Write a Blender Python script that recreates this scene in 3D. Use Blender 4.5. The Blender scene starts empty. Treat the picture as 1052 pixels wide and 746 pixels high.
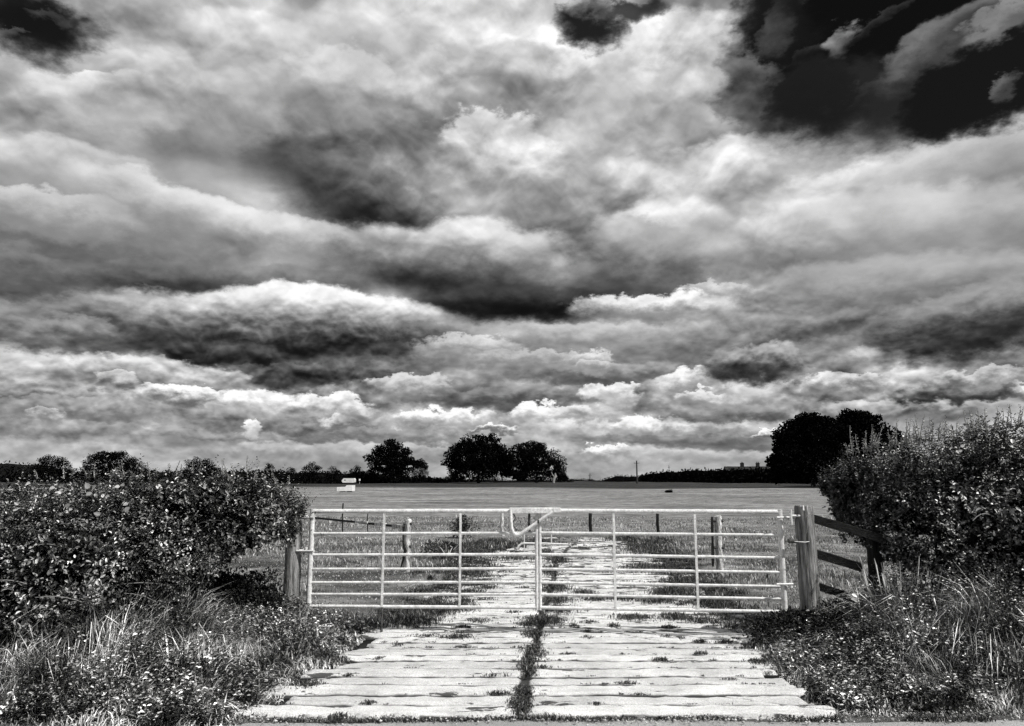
import bpy, math, random
import numpy as np
from mathutils import Vector, Matrix

random.seed(7)
RNG = np.random.default_rng(11)
R = math.radians
S = bpy.context.scene
COL = S.collection

# ------------------------------------------------------------------ camera
EYE = 1.57
PITCH = R(9.15)
FPX = 760.0                      # focal length in pixels of a 1052 px wide frame
cam_d = bpy.data.cameras.new('camera')
cam = bpy.data.objects.new('camera', cam_d)
COL.objects.link(cam)
cam.location = (0, 0, EYE)
cam.rotation_euler = (math.pi / 2 + PITCH, 0, 0)
cam_d.sensor_width = 36.0
cam_d.lens = 36.0 * FPX / 1052.0
cam_d.clip_start = 0.05
cam_d.clip_end = 6000
S.camera = cam
S.view_settings.view_transform = 'Standard'
S.view_settings.look = 'None'
S.view_settings.exposure = 0
S.view_settings.gamma = 1
S.render.engine = 'CYCLES'


def ray(px, py):
    """direction of sight through a point of the photograph"""
    u = (px - 526) / FPX
    v = (373 - py) / FPX
    c, s = math.cos(PITCH), math.sin(PITCH)
    return Vector((u, c - v * s, s + v * c))


def at(px, py, Y):
    """point seen at (px, py) at the distance Y"""
    d = ray(px, py)
    return Vector((0, 0, EYE)) + d * (Y / d.y)


def gr(px, py, z=0.0):
    d = ray(px, py)
    return Vector((0, 0, EYE)) + d * ((z - EYE) / d.z)


# sun: high, from the right, a little behind the camera
SUN_DIR = Vector((0.54, -0.34, 0.80)).normalized()
sd = bpy.data.lights.new('sun', 'SUN')
sd.energy = 5.0
sd.angle = R(0.5)
sd.color = (1.0, 0.985, 0.96)
sun = bpy.data.objects.new('sun', sd)
COL.objects.link(sun)
sun.rotation_euler = SUN_DIR.to_track_quat('Z', 'Y').to_euler()

# ------------------------------------------------------------------ sky
class NT:
    """tiny helper for wiring node trees"""
    def __init__(s, tree):
        s.t = tree

    def n(s, typ, **kw):
        nd = s.t.nodes.new(typ)
        for k, v in kw.items():
            setattr(nd, k, v)
        return nd

    def put(s, sock, v):
        if isinstance(v, bpy.types.NodeSocket):
            s.t.links.new(v, sock)
        elif v is not None:
            sock.default_value = v

    def m(s, op, a, b=None, c=None, clamp=False):
        nd = s.n('ShaderNodeMath', operation=op, use_clamp=clamp)
        s.put(nd.inputs[0], a)
        s.put(nd.inputs[1], b)
        if c is not None:
            s.put(nd.inputs[2], c)
        return nd.outputs[0]

    def vm(s, op, a, b=None, scale=None):
        nd = s.n('ShaderNodeVectorMath', operation=op)
        s.put(nd.inputs[0], a)
        if b is not None:
            s.put(nd.inputs[1], b)
        if scale is not None:
            s.put(nd.inputs['Scale'], scale)
        return nd.outputs['Value'] if op in ('LENGTH', 'DOT_PRODUCT') else nd.outputs[0]

    def mix(s, f, a, b):
        nd = s.n('ShaderNodeMix', data_type='FLOAT')
        s.put(nd.inputs[0], f)
        s.put(nd.inputs[2], a)
        s.put(nd.inputs[3], b)
        return nd.outputs[0]

    def ss(s, x, lo, hi, a=0.0, b=1.0, it='SMOOTHSTEP'):
        nd = s.n('ShaderNodeMapRange', interpolation_type=it)
        for i, v in enumerate((x, lo, hi, a, b)):
            s.put(nd.inputs[i], v)
        return nd.outputs[0]

    def noise(s, vec, scale, detail=4, rough=0.5, dim='3D', typ=None, dist=0.0, lac=2.0, w=None):
        nd = s.n('ShaderNodeTexNoise', noise_dimensions=dim)
        if typ:
            nd.noise_type = typ
        s.put(nd.inputs['Vector'], vec)
        nd.inputs['Scale'].default_value = scale
        nd.inputs['Detail'].default_value = detail
        nd.inputs['Roughness'].default_value = rough
        nd.inputs['Distortion'].default_value = dist
        nd.inputs['Lacunarity'].default_value = lac
        return nd

    def voro(s, vec, scale, detail=3, rough=0.5, smooth=0.6):
        nd = s.n('ShaderNodeTexVoronoi', voronoi_dimensions='2D', feature='SMOOTH_F1', normalize=True)
        s.put(nd.inputs['Vector'], vec)
        nd.inputs['Scale'].default_value = scale
        nd.inputs['Detail'].default_value = detail
        nd.inputs['Roughness'].default_value = rough
        nd.inputs['Smoothness'].default_value = smooth
        return nd.outputs['Distance']


world = bpy.data.worlds.new('World')
S.world = world
world.use_nodes = True
world.node_tree.nodes.clear()
W = NT(world.node_tree)
tc = W.n('ShaderNodeTexCoord')
D = W.vm('NORMALIZE', tc.outputs['Generated'])
sep = W.n('ShaderNodeSeparateXYZ')
W.put(sep.inputs[0], D)
dx, dy, dz = sep.outputs
# azimuth / elevation in degrees
az = W.m('MULTIPLY', W.m('ARCTAN2', dx, dy), 180 / math.pi)
el = W.m('MULTIPLY', W.m('ARCSINE', dz), 180 / math.pi)
cae = W.n('ShaderNodeCombineXYZ')
W.put(cae.inputs[0], az)
W.put(cae.inputs[1], el)
cae.inputs[2].default_value = 1.0
AE = cae.outputs[0]
low = W.ss(el, 3, 19)                        # 0 in the far, small clouds, 1 in the near, big ones

# ragged edges: the azimuth/elevation plane is warped, more so high up
amp = W.ss(el, 0, 34, 1.4, 9.0, 'LINEAR')
DW = W.vm('MULTIPLY', D, (1.0, 1.0, 1.7))
wa = W.vm('SUBTRACT', W.noise(DW, 3.4, 3, 0.55).outputs['Color'], (0.5, 0.5, 0.5))
wb = W.vm('SUBTRACT', W.noise(DW, 12.0, 4, 0.50).outputs['Color'], (0.5, 0.5, 0.5))
wv = W.vm('ADD', W.vm('SCALE', wa, scale=amp), W.vm('SCALE', wb, scale=W.m('MULTIPLY', amp, 0.23)))
wc = W.vm('SUBTRACT', W.noise(DW, 42.0, 4, 0.6).outputs['Color'], (0.5, 0.5, 0.5))
wv = W.vm('ADD', wv, W.vm('SCALE', wc, scale=1.5))
AEW = W.vm('ADD', AE, W.vm('MULTIPLY', wv, (1.5, 0.9, 0.0)))
AEW2 = W.vm('ADD', AE, W.vm('MULTIPLY', W.vm('ADD', W.vm('ADD', W.vm('SCALE', wv, scale=0.22), W.vm('SCALE', wc, scale=2.0)), W.vm('SCALE', wb, scale=W.m('MULTIPLY', amp, 0.42))), (1.3, 0.9, 0.0)))

# billows: rounded lumps with dark creases, lit from above
DQ = W.vm('ADD', DW, W.vm('SCALE', wb, scale=0.02))


def billow(vec, sc, rough=0.48, det=4):
    n1 = W.noise(vec, sc, det, rough).outputs[0]
    n2 = W.noise(vec, sc * 1.7, 2, 0.5).outputs[0]
    return W.m('ADD', n1, W.m('MULTIPLY', W.m('ABSOLUTE', W.m('SUBTRACT', n2, 0.5)), 1.3))




def cauli(vec, sc):
    nd = W.n('ShaderNodeTexVoronoi', voronoi_dimensions='2D', feature='F1', normalize=True)
    W.put(nd.inputs['Vector'], vec)
    nd.inputs['Scale'].default_value = sc
    nd.inputs['Detail'].default_value = 2.0
    nd.inputs['Roughness'].default_value = 0.45
    nd.inputs['Lacunarity'].default_value = 2.3
    return nd.outputs['Distance']


AV = W.vm('MULTIPLY', W.vm('ADD', AE, W.vm('ADD', W.vm('SCALE', wb, scale=1.7), W.vm('SCALE', wa, scale=2.0))), (1.0, 1.45, 0.0))
vc0 = cauli(AV, 0.12)
vf0 = cauli(AV, 0.42)
vc = W.m('SUBTRACT', cauli(W.vm('ADD', AV, (0, 1.6, 0)), 0.12), vc0)
vf = W.m('SUBTRACT', cauli(W.vm('ADD', AV, (0, 0.5, 0)), 0.42), vf0)
heap = W.m('MULTIPLY', W.m('ADD', W.m('MULTIPLY', vc, W.mix(low, 0.0, 1.0)), W.m('MULTIPLY', vf, W.mix(low, 0.75, 0.26))),
           W.ss(W.noise(DW, 2.6, 2, 0.5).outputs[0], 0.38, 0.60, 0.10, 1.0))
bump = W.m('MULTIPLY', W.m('SUBTRACT', W.mix(low, vf0, vc0), 0.36), 1.5)
rb = W.m('SUBTRACT', billow(DQ, 4.5), billow(W.vm('ADD', DQ, (0, 0, 0.060)), 4.5))
DF = W.vm('MULTIPLY', DQ, (1.0, 1.0, 1.2))
rf = W.m('SUBTRACT', billow(DF, 17.0), billow(W.vm('ADD', DF, (0, 0, 0.022)), 17.0))
REL = W.m('ADD', W.m('MULTIPLY', rb, W.mix(low, 0.12, 0.20)), W.m('MULTIPLY', rf, W.mix(low, 0.40, 0.04)))
REL = W.m('MULTIPLY', W.m('ADD', W.m('MULTIPLY', REL, 0.75), W.m('MULTIPLY', heap, 0.78)), W.ss(el, 0, 7, 0.40, 1.0))
lumps = W.noise(DF, 9.0, 6, 0.55).outputs[0]
big = W.noise(DW, 4.0, 5, 0.5).outputs[0]
base = W.m('ADD', W.mix(low, W.mix(W.ss(el, 1, 7), W.ss(lumps, 0.34, 0.68, 0.52, 0.78), W.ss(lumps, 0.34, 0.68, 0.34, 0.86)), W.ss(big, 0.3, 0.7, 0.40, 0.78)), W.m('MULTIPLY', REL, 1.2))

# one cloud: an ellipse with its own light top and dark base
g = bpy.data.node_groups.new('cloud', 'ShaderNodeTree')
for nm, ty in (('Under', 'NodeSocketFloat'), ('P', 'NodeSocketVector'), ('AxisU', 'NodeSocketVector'), ('AxisV', 'NodeSocketVector'),
               ('Top', 'NodeSocketFloat'), ('Base', 'NodeSocketFloat'), ('Out0', 'NodeSocketFloat'), ('In1', 'NodeSocketFloat'),
               ('Relief', 'NodeSocketFloat'), ('Op', 'NodeSocketFloat'), ('Bump', 'NodeSocketFloat')):
    g.interface.new_socket(nm, in_out='INPUT', socket_type=ty)
g.interface.new_socket('Out', in_out='OUTPUT', socket_type='NodeSocketFloat')
G = NT(g)
gi = G.n('NodeGroupInput').outputs
go = G.n('NodeGroupOutput')
# (the tiny term makes the clouds evaluate one after the other)
vma = G.n('ShaderNodeVectorMath', operation='MULTIPLY_ADD')
G.put(vma.inputs[0], gi['Under'])
vma.inputs[1].default_value = (1e-6, 1e-6, 0)
G.put(vma.inputs[2], gi['P'])
qu = G.vm('DOT_PRODUCT', vma.outputs[0], gi['AxisU'])
qv = G.vm('DOT_PRODUCT', vma.outputs[0], gi['AxisV'])
r2 = G.m('MULTIPLY_ADD', qu, qu, G.m('MULTIPLY_ADD', qv, qv, gi['Bump']))
# crisp along the top, fading out along the base
al = G.ss(r2, gi['Out0'], G.m('MINIMUM', G.m('MULTIPLY_ADD', qv, 0.42, gi['In1']), 0.95), 0.0, gi['Op'])
val = G.m('ADD', G.ss(G.m('ADD', qv, gi['Relief']), -0.45, 0.9, gi['Base'], gi['Top']), gi['Relief'])
G.put(go.inputs[0], G.mix(al, gi['Under'], val))


bump_s = W.m('MULTIPLY', bump, 0.5)


def cloud(under, px, py, rx, ry, rot, top, bot, soft=0.35, op=1.0, rel=1.0, fine=False):
    nd = W.n('ShaderNodeGroup')
    nd.node_tree = g
    d = ray(px, py).normalized()
    a = math.degrees(math.atan2(d.x, d.y))
    e = math.degrees(math.asin(d.z))
    k = math.degrees(1 / FPX) * (0.55 + 0.45 * 1 / (1 + ((px - 526) / FPX) ** 2))
    W.put(nd.inputs['Under'], under)
    W.put(nd.inputs['P'], AEW2 if (rx < 72 or fine) else AEW)
    cr, sr = math.cos(R(rot)), math.sin(R(rot))
    u = (cr / (rx * k), sr / (rx * k))
    v_ = (-sr / (ry * k), cr / (ry * k))
    nd.inputs['AxisU'].default_value = (u[0], u[1], -(u[0] * a + u[1] * e))
    nd.inputs['AxisV'].default_value = (v_[0], v_[1], -(v_[0] * a + v_[1] * e))
    nd.inputs['Top'].default_value = top
    nd.inputs['Base'].default_value = bot
    nd.inputs['Out0'].default_value = 1.05 + soft * (0.8 if rel else 2.0)
    nd.inputs['In1'].default_value = (0.62 - soft * .55) if rel else (1 - soft * 1.6)
    W.put(nd.inputs['Bump'], bump if (rel and rx > 60) else bump_s)
    nd.inputs['Op'].default_value = op
    W.put(nd.inputs['Relief'], REL if rel else 0.0)
    return nd.outputs[0]


v = base
# broad tones   cx   cy   rx  ry rot  top  base soft op
PUFF = random.Random(5)
for c in [
    (40, 110, 120, 50, 0, .80, .66, .5, .9),
    (60, 95, 60, 30, 0, .92, .74, .5, .7),
    (200, 70, 200, 90, -8, .72, .62, .5, .9),
    (430, 25, 130, 45, 0, .96, .78, .6, .9),
    (590, 120, 130, 80, 0, .95, .72, .5, .9),
    (700, 95, 80, 60, 0, .86, .62, .35, .9),
    (520, 95, 90, 36, -10, .64, .50, .6, .7),
    (90, 225, 190, 55, 0, .58, .42, .6, .8),
    (30, 175, 110, 24, 0, .80, .56, .5, .7),
    (250, 250, 240, 30, -5, .80, .50, .6, .7),
    (610, 215, 130, 45, 0, .62, .46, .6, .85),
    (800, 180, 190, 40, 0, .84, .66, .4, .9),
    (930, 195, 190, 40, 8, .84, .58, .4, .9),
    (700, 235, 130, 45, 20, .92, .62, .5, .8),
    (900, 245, 190, 40, 0, .80, .52, .5, .8),
    (860, 305, 220, 32, 0, .68, .44, .6, .8),
    (120, 330, 170, 36, 0, .72, .46, .6, .7),
    (650, 360, 200, 35, 0, .68, .44, .6, .7),
    (250, 128, 100, 30, 0, .62, .50, .5, .6),
    # single clouds, far to near
    (368, 182, 120, 58, -16, .60, .28, .75, 1.0),
    (390, 203, 80, 34, -22, .38, .18, .75, .85),
    (425, 112, 60, 50, 0, .78, .50, .4, .7),
    (505, 175, 70, 52, 0, .90, .58, .2, .9),
    (630, 75, 70, 46, 0, .96, .70, .2, .8),
    (110, 120, 80, 26, 0, .94, .70, .25, .7),
    (240, 60, 90, 44, 0, .80, .66, .3, .8),
    (345, 95, 70, 36, 0, .80, .58, .3, .8),
    (215, 110, 90, 40, 0, .74, .60, .4, .85),
    (30, 215, 80, 20, 0, .86, .56, .3, .7),
    (300, 252, 200, 26, -6, .86, .58, .5, .8),
    (215, 290, 170, 20, 0, .50, .28, .5, .9),
    (505, 284, 165, 54, -4, .80, .20, .36, 1.0),
    (545, 318, 115, 20, 0, .28, .13, .6, .95),
    (650, 272, 70, 42, -10, .62, .30, .5, .8),
    (285, 340, 190, 40, 0, .90, .20, .32, 1.0),
    (230, 365, 72, 13, 0, .28, .15, .6, .9),
    (320, 386, 100, 11, 0, .36, .18, .5, .9),
    (440, 350, 60, 14, -5, .50, .24, .5, .8),
    (150, 388, 100, 18, 0, .86, .46, .4, .8),
    (60, 345, 60, 18, 0, .60, .30, .5, .8),
    (25, 285, 60, 26, 0, .50, .30, .5, .8),
    (25, 405, 60, 12, 0, .62, .32, .5, .8),
    (810, 348, 90, 14, 12, .56, .30, .5, .8),
    (935, 366, 60, 12, 0, .94, .62, .5, .7),
    (700, 318, 60, 14, 0, .96, .70, .5, .75),
    (730, 300, 40, 10, 0, .94, .7, .5, .6),
    (610, 352, 110, 12, 0, .84, .60, .5, .6),
    (480, 362, 60, 16, 0, .84, .54, .4, .85),
    (600, 388, 100, 13, 0, .70, .34, .5, .8),
    (520, 412, 110, 11, 0, .58, .28, .5, .85),
    (540, 372, 60, 12, 0, .80, .50, .4, .7),
    (250, 413, 80, 14, 0, 1.0, .66, .34, .9),
    (340, 420, 45, 13, 0, 1.0, .62, .34, .85),
    (160, 408, 40, 12, 0, .96, .62, .34, .8),
    (70, 425, 90, 12, 0, .66, .40, .4, .8),
    (300, 436, 90, 7, 0, .56, .34, .5, .8),
    (420, 400, 50, 14, 0, .88, .46, .34, .85),
    (628, 408, 32, 12, 0, 1.0, .70, .3, .9),
    (548, 424, 24, 10, 0, 1.0, .70, .3, .9),
    (585, 428, 30, 9, 0, .90, .60, .3, .8),
    (720, 392, 50, 14, 10, 1.0, .56, .35, .85),
    (665, 440, 60, 11, 0, 1.0, .60, .35, .85),
    (730, 440, 40, 10, 0, .98, .62, .35, .8),
    (800, 425, 110, 9, 0, .60, .32, .4, .85),
    (860, 396, 60, 12, 0, .92, .52, .4, .8),
    (920, 425, 90, 12, 0, .80, .44, .4, .8),
    (1010, 390, 50, 10, 0, .86, .5, .4, .8),
    (450, 432, 60, 10, 0, .98, .58, .35, .85),
    (120, 447, 150, 9, 0, .60, .40, .5, .8),
    (255, 440, 14, 9, 0, 1.0, .72, .3, .9),
    (200, 462, 160, 12, 0, .74, .60, .5, .4),
    (340, 462, 90, 10, 0, .82, .60, .5, .6),
    (400, 448, 70, 8, 0, .60, .40, .4, .8),
    (600, 480, 160, 12, 0, .74, .64, .5, .5),
    (470, 466, 60, 8, 0, .80, .62, .5, .6),
    (620, 465, 24, 9, 0, .96, .60, .25, .95),
    (720, 468, 90, 8, 0, .76, .58, .4, .8),
    (760, 455, 110, 7, 0, .56, .40, .5, .8),
    (690, 452, 90, 5, 0, .50, .36, .5, .7),
] + [(PUFF.uniform(-20, 1070), yq, PUFF.uniform(.6, 1.3) * (12 + (480 - yq) * .30), PUFF.uniform(.7, 1.2) * (4.5 + (480 - yq) * .07), 0,
       PUFF.uniform(.80, 1.02), PUFF.uniform(.38, .58), .4, .85) for yq in (318, 330, 352, 368, 384, 394, 403, 412, 420, 428, 434, 441, 447, 376, 408, 424)] + [
    (1010, 330, 110, 38, 8, .60, .18, .45, 1.0, 1, True),
    (775, 376, 64, 19, -3, .62, .18, .45, .95),
    (985, 404, 60, 11, 0, .52, .20, .45, .95),
    # clear, dark sky above and the torn cloud in it
    (915, 74, 138, 66, 2, .18, .18, .4, 1.0, 0, True),
    (965, 5, 200, 38, 0, .09, .09, .2, 1.0, 0, True),
    (800, 20, 36, 38, 0, .13, .13, .5, 1.0, 0, True),
    (835, 106, 42, 28, -30, .15, .14, .5, 1.0, 0, True),
    (1020, 95, 80, 38, 8, .12, .12, .2, 1.0, 0, True),
    (36, 34, 40, 28, 0, .14, .14, .6, 1.0, 0),
    (20, 12, 62, 22, 0, .12, .12, .6, .9, 0),
    (600, 36, 30, 15, -10, .12, .12, .6, .95, 0),
    (636, 12, 36, 10, 0, .16, .16, .6, .85, 0),
    (990, 48, 80, 15, 19, .56, .32, .8, .8),
    (1045, 20, 50, 12, 19, .66, .50, .7, .7),
    (862, 46, 20, 15, 10, .60, .40, .8, .85),
    (825, 60, 40, 7, 25, .26, .20, .9, .4),
    (755, 108, 30, 16, -20, .44, .28, .8, .7),
    (1035, 98, 16, 12, 30, .50, .34, .7, .7),
    (55, 12, 26, 7, 10, .42, .34, .8, .6),
    (15, 40, 16, 5, 30, .34, .26, .8, .6),
    (600, 12, 22, 10, 0, .60, .4, .9, .7),
    (900, 30, 60, 6, 25, .34, .24, .95, .5),
    (930, 75, 70, 8, 14, .36, .24, .95, .45),
    (800, 30, 26, 14, 50, .38, .26, .95, .5),
    (770, 80, 26, 20, -40, .50, .30, .95, .7),
    (700, 60, 34, 20, 0, .88, .62, .7, .7),
]:
    v = cloud(v, *c)

v = W.m('MAXIMUM', W.m('ADD', W.m('MULTIPLY', W.m('SUBTRACT', v, 0.5), 1.10), 0.515), 0.035)
lin = W.m('POWER', W.m('MINIMUM', v, 1.0), 2.25)

sky = W.n('ShaderNodeTexSky')
sky.sky_type = 'NISHITA'
sky.sun_disc = False
sky.sun_elevation = math.asin(SUN_DIR.z)
sky.sun_rotation = math.atan2(SUN_DIR.x, SUN_DIR.y)
sc = W.n('ShaderNodeSeparateColor')
W.put(sc.inputs[0], sky.outputs[0])
clear = W.m('MULTIPLY', sc.outputs[0], 0.05)      # red-filtered clear sky, Background strength 0.1 below

cc = W.n('ShaderNodeCombineColor')
tot = W.m('ADD', W.m('MULTIPLY', lin, 10.0), W.m('MULTIPLY', clear, 0.5))
for i in range(3):
    W.put(cc.inputs[i], tot)
bg = W.n('ShaderNodeBackground')
W.put(bg.inputs[0], cc.outputs[0])
bg.inputs[1].default_value = 0.1
wo = W.n('ShaderNodeOutputWorld')
W.put(wo.inputs[0], bg.outputs[0])
world.cycles.sampling_method = 'NONE'
S.cycles.use_adaptive_sampling = True
S.cycles.adaptive_threshold = 0.03
S.cycles.adaptive_min_samples = 6
S.cycles.max_bounces = 4
S.cycles.diffuse_bounces = 1
S.cycles.glossy_bounces = 2

# ------------------------------------------------------------------ mesh helpers
def link(o, parent=None):
    COL.objects.link(o)
    if parent is not None:
        o.parent = parent
    return o


def tag(o, label=None, cat=None, group=None, kind=None):
    if label:
        o['label'] = label
    if cat:
        o['category'] = cat
    if group:
        o['group'] = group
    if kind:
        o['kind'] = kind
    return o


def empty(name, loc=(0, 0, 0), rz=0.0):
    o = bpy.data.objects.new(name, None)
    o.empty_display_size = 0.2
    o.location = loc
    o.rotation_euler = (0, 0, rz)
    return link(o)


def arr_mesh(name, V, quads=None, tris=None, smooth=False, attr=None):
    me = bpy.data.meshes.new(name)
    V = np.asarray(V, dtype=np.float32)
    parts, tot = [], []
    if quads is not None and len(quads):
        parts.append(np.asarray(quads, dtype=np.int32).reshape(-1))
        tot.append(np.full(len(quads), 4, dtype=np.int32))
    if tris is not None and len(tris):
        parts.append(np.asarray(tris, dtype=np.int32).reshape(-1))
        tot.append(np.full(len(tris), 3, dtype=np.int32))
    loops = np.concatenate(parts)
    tot = np.concatenate(tot)
    me.vertices.add(len(V))
    me.vertices.foreach_set('co', V.reshape(-1))
    me.loops.add(len(loops))
    me.loops.foreach_set('vertex_index', loops)
    me.polygons.add(len(tot))
    starts = np.concatenate(([0], np.cumsum(tot)[:-1])).astype(np.int32)
    me.polygons.foreach_set('loop_start', starts)
    me.polygons.foreach_set('loop_total', tot)
    if smooth:
        me.polygons.foreach_set('use_smooth', np.ones(len(tot), dtype=bool))
    if attr is not None:
        for k, val in attr.items():
            a = me.attributes.new(k, 'FLOAT', 'POINT')
            a.data.foreach_set('value', np.asarray(val, dtype=np.float32))
    me.update(calc_edges=True)
    me.validate()
    return me


def arr_obj(name, V, quads=None, tris=None, mat=None, parent=None, smooth=False, attr=None):
    me = arr_mesh(name, V, quads, tris, smooth, attr)
    if mat:
        me.materials.append(mat)
    return link(bpy.data.objects.new(name, me), parent)


class MB:
    """collects tubes, boxes and plates, then links them as one mesh"""
    def __init__(s):
        s.v, s.f = [], []

    def tube(s, pts, rad, seg=10, caps=True, wob=0.0):
        pts = [Vector(p) for p in pts]
        rad = rad if isinstance(rad, (list, tuple)) else [rad] * len(pts)
        b0 = len(s.v)
        up = Vector((0, 0, 1))
        t0 = (pts[1] - pts[0]).normalized()
        if abs(t0.dot(up)) > 0.95:
            up = Vector((0, 1, 0))
        side = t0.cross(up).normalized()
        for i, p in enumerate(pts):
            t = (pts[min(i + 1, len(pts) - 1)] - pts[max(i - 1, 0)]).normalized()
            side = (side - t * side.dot(t)).normalized()
            w = t.cross(side)
            for k in range(seg):
                a = 2 * math.pi * k / seg
                r = rad[i] * (1 + wob * math.sin(3 * a + i * 1.3) + wob * random.uniform(-0.5, 0.5))
                s.v.append(p + (side * math.cos(a) + w * math.sin(a)) * r)
        for i in range(len(pts) - 1):
            for k in range(seg):
                a = b0 + i * seg + k
                b = b0 + i * seg + (k + 1) % seg
                s.f.append((a, b, b + seg, a + seg))
        if caps:
            s.f.append(tuple(b0 + k for k in reversed(range(seg))))
            s.f.append(tuple(b0 + (len(pts) - 1) * seg + k for k in range(seg)))
        return s

    def beam(s, a, b, w, h, n=1, jit=0.0, up=(0, 0, 1)):
        """rectangular bar from a to b, w across and h high"""
        a, b = Vector(a), Vector(b)
        t = (b - a).normalized()
        up = Vector(up)
        side = t.cross(up)
        if side.length < 1e-4:
            side = Vector((1, 0, 0))
        side.normalize()
        upv = side.cross(t)
        b0 = len(s.v)
        for i in range(n + 1):
            c = a.lerp(b, i / n)
            jw = w * (1 + random.uniform(-jit, jit))
            jh = h * (1 + random.uniform(-jit, jit))
            for (x, y) in ((-1, -1), (1, -1), (1, 1), (-1, 1)):
                s.v.append(c + side * (x * jw / 2) + upv * (y * jh / 2))
        for i in range(n):
            for k in range(4):
                p = b0 + i * 4 + k
                q = b0 + i * 4 + (k + 1) % 4
                s.f.append((p, q, q + 4, p + 4))
        s.f.append((b0 + 3, b0 + 2, b0 + 1, b0))
        e = b0 + n * 4
        s.f.append((e, e + 1, e + 2, e + 3))
        return s

    def prism(s, prof, y0, y1):
        """profile of (x, z) points extruded along y"""
        b0 = len(s.v)
        n = len(prof)
        for y in (y0, y1):
            for x, z in prof:
                s.v.append(Vector((x, y, z)))
        for k in range(n):
            s.f.append((b0 + k, b0 + (k + 1) % n, b0 + n + (k + 1) % n, b0 + n + k))
        s.f.append(tuple(b0 + k for k in reversed(range(n))))
        s.f.append(tuple(b0 + n + k for k in range(n)))
        return s

    def build(s, name, mat, parent=None, smooth=True, bevel=0.0, origin=None):
        me = bpy.data.meshes.new(name)
        o3 = Vector(origin) if origin is not None else Vector((0, 0, 0))
        off = Vector((0, 0, 0))
        if parent is not None:
            off = -Vector(parent.location)
        me.from_pydata([tuple(Vector(p) + off - o3) for p in s.v], [], s.f)
        me.update()
        me.materials.append(mat)
        o = link(bpy.data.objects.new(name, me), parent)
        o.location = o3
        if smooth:
            for p in me.polygons:
                p.use_smooth = True
            try:
                me.set_sharp_from_angle(angle=R(40))
            except Exception:
                pass
        if bevel:
            m = o.modifiers.new('bevel', 'BEVEL')
            m.width = bevel
            m.segments = 2
            m.limit_method = 'ANGLE'
        return o


def hash3(ix, iy, iz, seed=0):
    h = (ix * 374761393 + iy * 668265263 + iz * 2147483647 + seed * 974634777) & 0xffffffff
    h = ((h ^ (h >> 13)) * 1274126177) & 0xffffffff
    return ((h ^ (h >> 16)) & 0xffff) / 65535.0


def vnoise(x, y, z=0.0, seed=0):
    x, y, z = np.broadcast_arrays(np.asarray(x, float), np.asarray(y, float), np.asarray(z, float))
    ix, iy, iz = (np.floor(a).astype(np.int64) for a in (x, y, z))
    fx, fy, fz = x - ix, y - iy, z - iz
    fx, fy, fz = (f * f * (3 - 2 * f) for f in (fx, fy, fz))
    r = 0
    for dx_ in (0, 1):
        for dy_ in (0, 1):
            for dz_ in (0, 1):
                w = (fx if dx_ else 1 - fx) * (fy if dy_ else 1 - fy) * (fz if dz_ else 1 - fz)
                r = r + w * hash3(ix + dx_, iy + dy_, iz + dz_, seed)
    return r


def fbm(x, y, z=0.0, seed=0, oct=3):
    r, a, t = 0, 1.0, 0
    for k in range(oct):
        r = r + a * vnoise(np.asarray(x) * 2 ** k, np.asarray(y) * 2 ** k, np.asarray(z) * 2 ** k, seed + k)
        t += a
        a *= 0.5
    return r / t


def unit(v):
    return v / np.maximum(np.linalg.norm(v, axis=1, keepdims=True), 1e-6)


def leaves(P, T, N, L, Wd, fold=0.25):
    """arrays of leaf bases, axes, normals, lengths and widths -> verts, quads"""
    n = len(P)
    T = unit(T)
    Sd = unit(np.cross(N, T))
    N = np.cross(T, Sd)
    L = L[:, None]
    Wd = Wd[:, None]
    droop = -0.18
    pts = [P,
           P + T * L * 0.30 + Sd * Wd * 0.46 + N * Wd * fold,
           P + T * L * 0.68 + Sd * Wd * 0.40 + N * (Wd * fold + L * droop * 0.4),
           P + T * L + N * L * droop,
           P + T * L * 0.68 - Sd * Wd * 0.40 + N * (Wd * fold + L * droop * 0.4),
           P + T * L * 0.30 - Sd * Wd * 0.46 + N * Wd * fold]
    V = np.stack(pts, axis=1).reshape(-1, 3)
    b = (np.arange(n) * 6)[:, None]
    Q = np.concatenate([b + np.array([[0, 1, 2, 3]]), b + np.array([[0, 3, 4, 5]])])
    return V, Q


def blades(P, H, Wd, lean, az, curl=1.0):
    """grass blades: bases, heights, widths, lean (0..1.5), direction of the lean"""
    n = len(P)
    dirh = np.stack([np.cos(az), np.sin(az), np.zeros(n)], axis=1)
    sa = az + math.pi / 2 + RNG.uniform(-0.9, 0.9, n)
    side = np.stack([np.cos(sa), np.sin(sa), np.zeros(n)], axis=1)
    V = []
    H = H[:, None]
    lean = lean[:, None]
    Wd = Wd[:, None]
    ts = (0.0, 0.36, 0.72, 1.0)
    ws = (0.8, 1.0, 0.65, 0.0)
    for t, w in zip(ts, ws):
        ang = lean * (0.25 * t + 0.75 * t * t * curl)
        c = P + np.array([0, 0, 1.0]) * H * (t * np.cos(ang * 0.9)) + dirh * H * (t * np.sin(ang))
        if w > 0:
            V.append(c - side * Wd * w / 2)
            V.append(c + side * Wd * w / 2)
        else:
            V.append(c)
    V = np.stack(V, axis=1).reshape(-1, 3)
    b = (np.arange(n) * 7)[:, None]
    Q = np.concatenate([b + np.array([[0, 1, 3, 2]]), b + np.array([[2, 3, 5, 4]])])
    T = b + np.array([[4, 5, 6]])
    return V, Q, T


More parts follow.
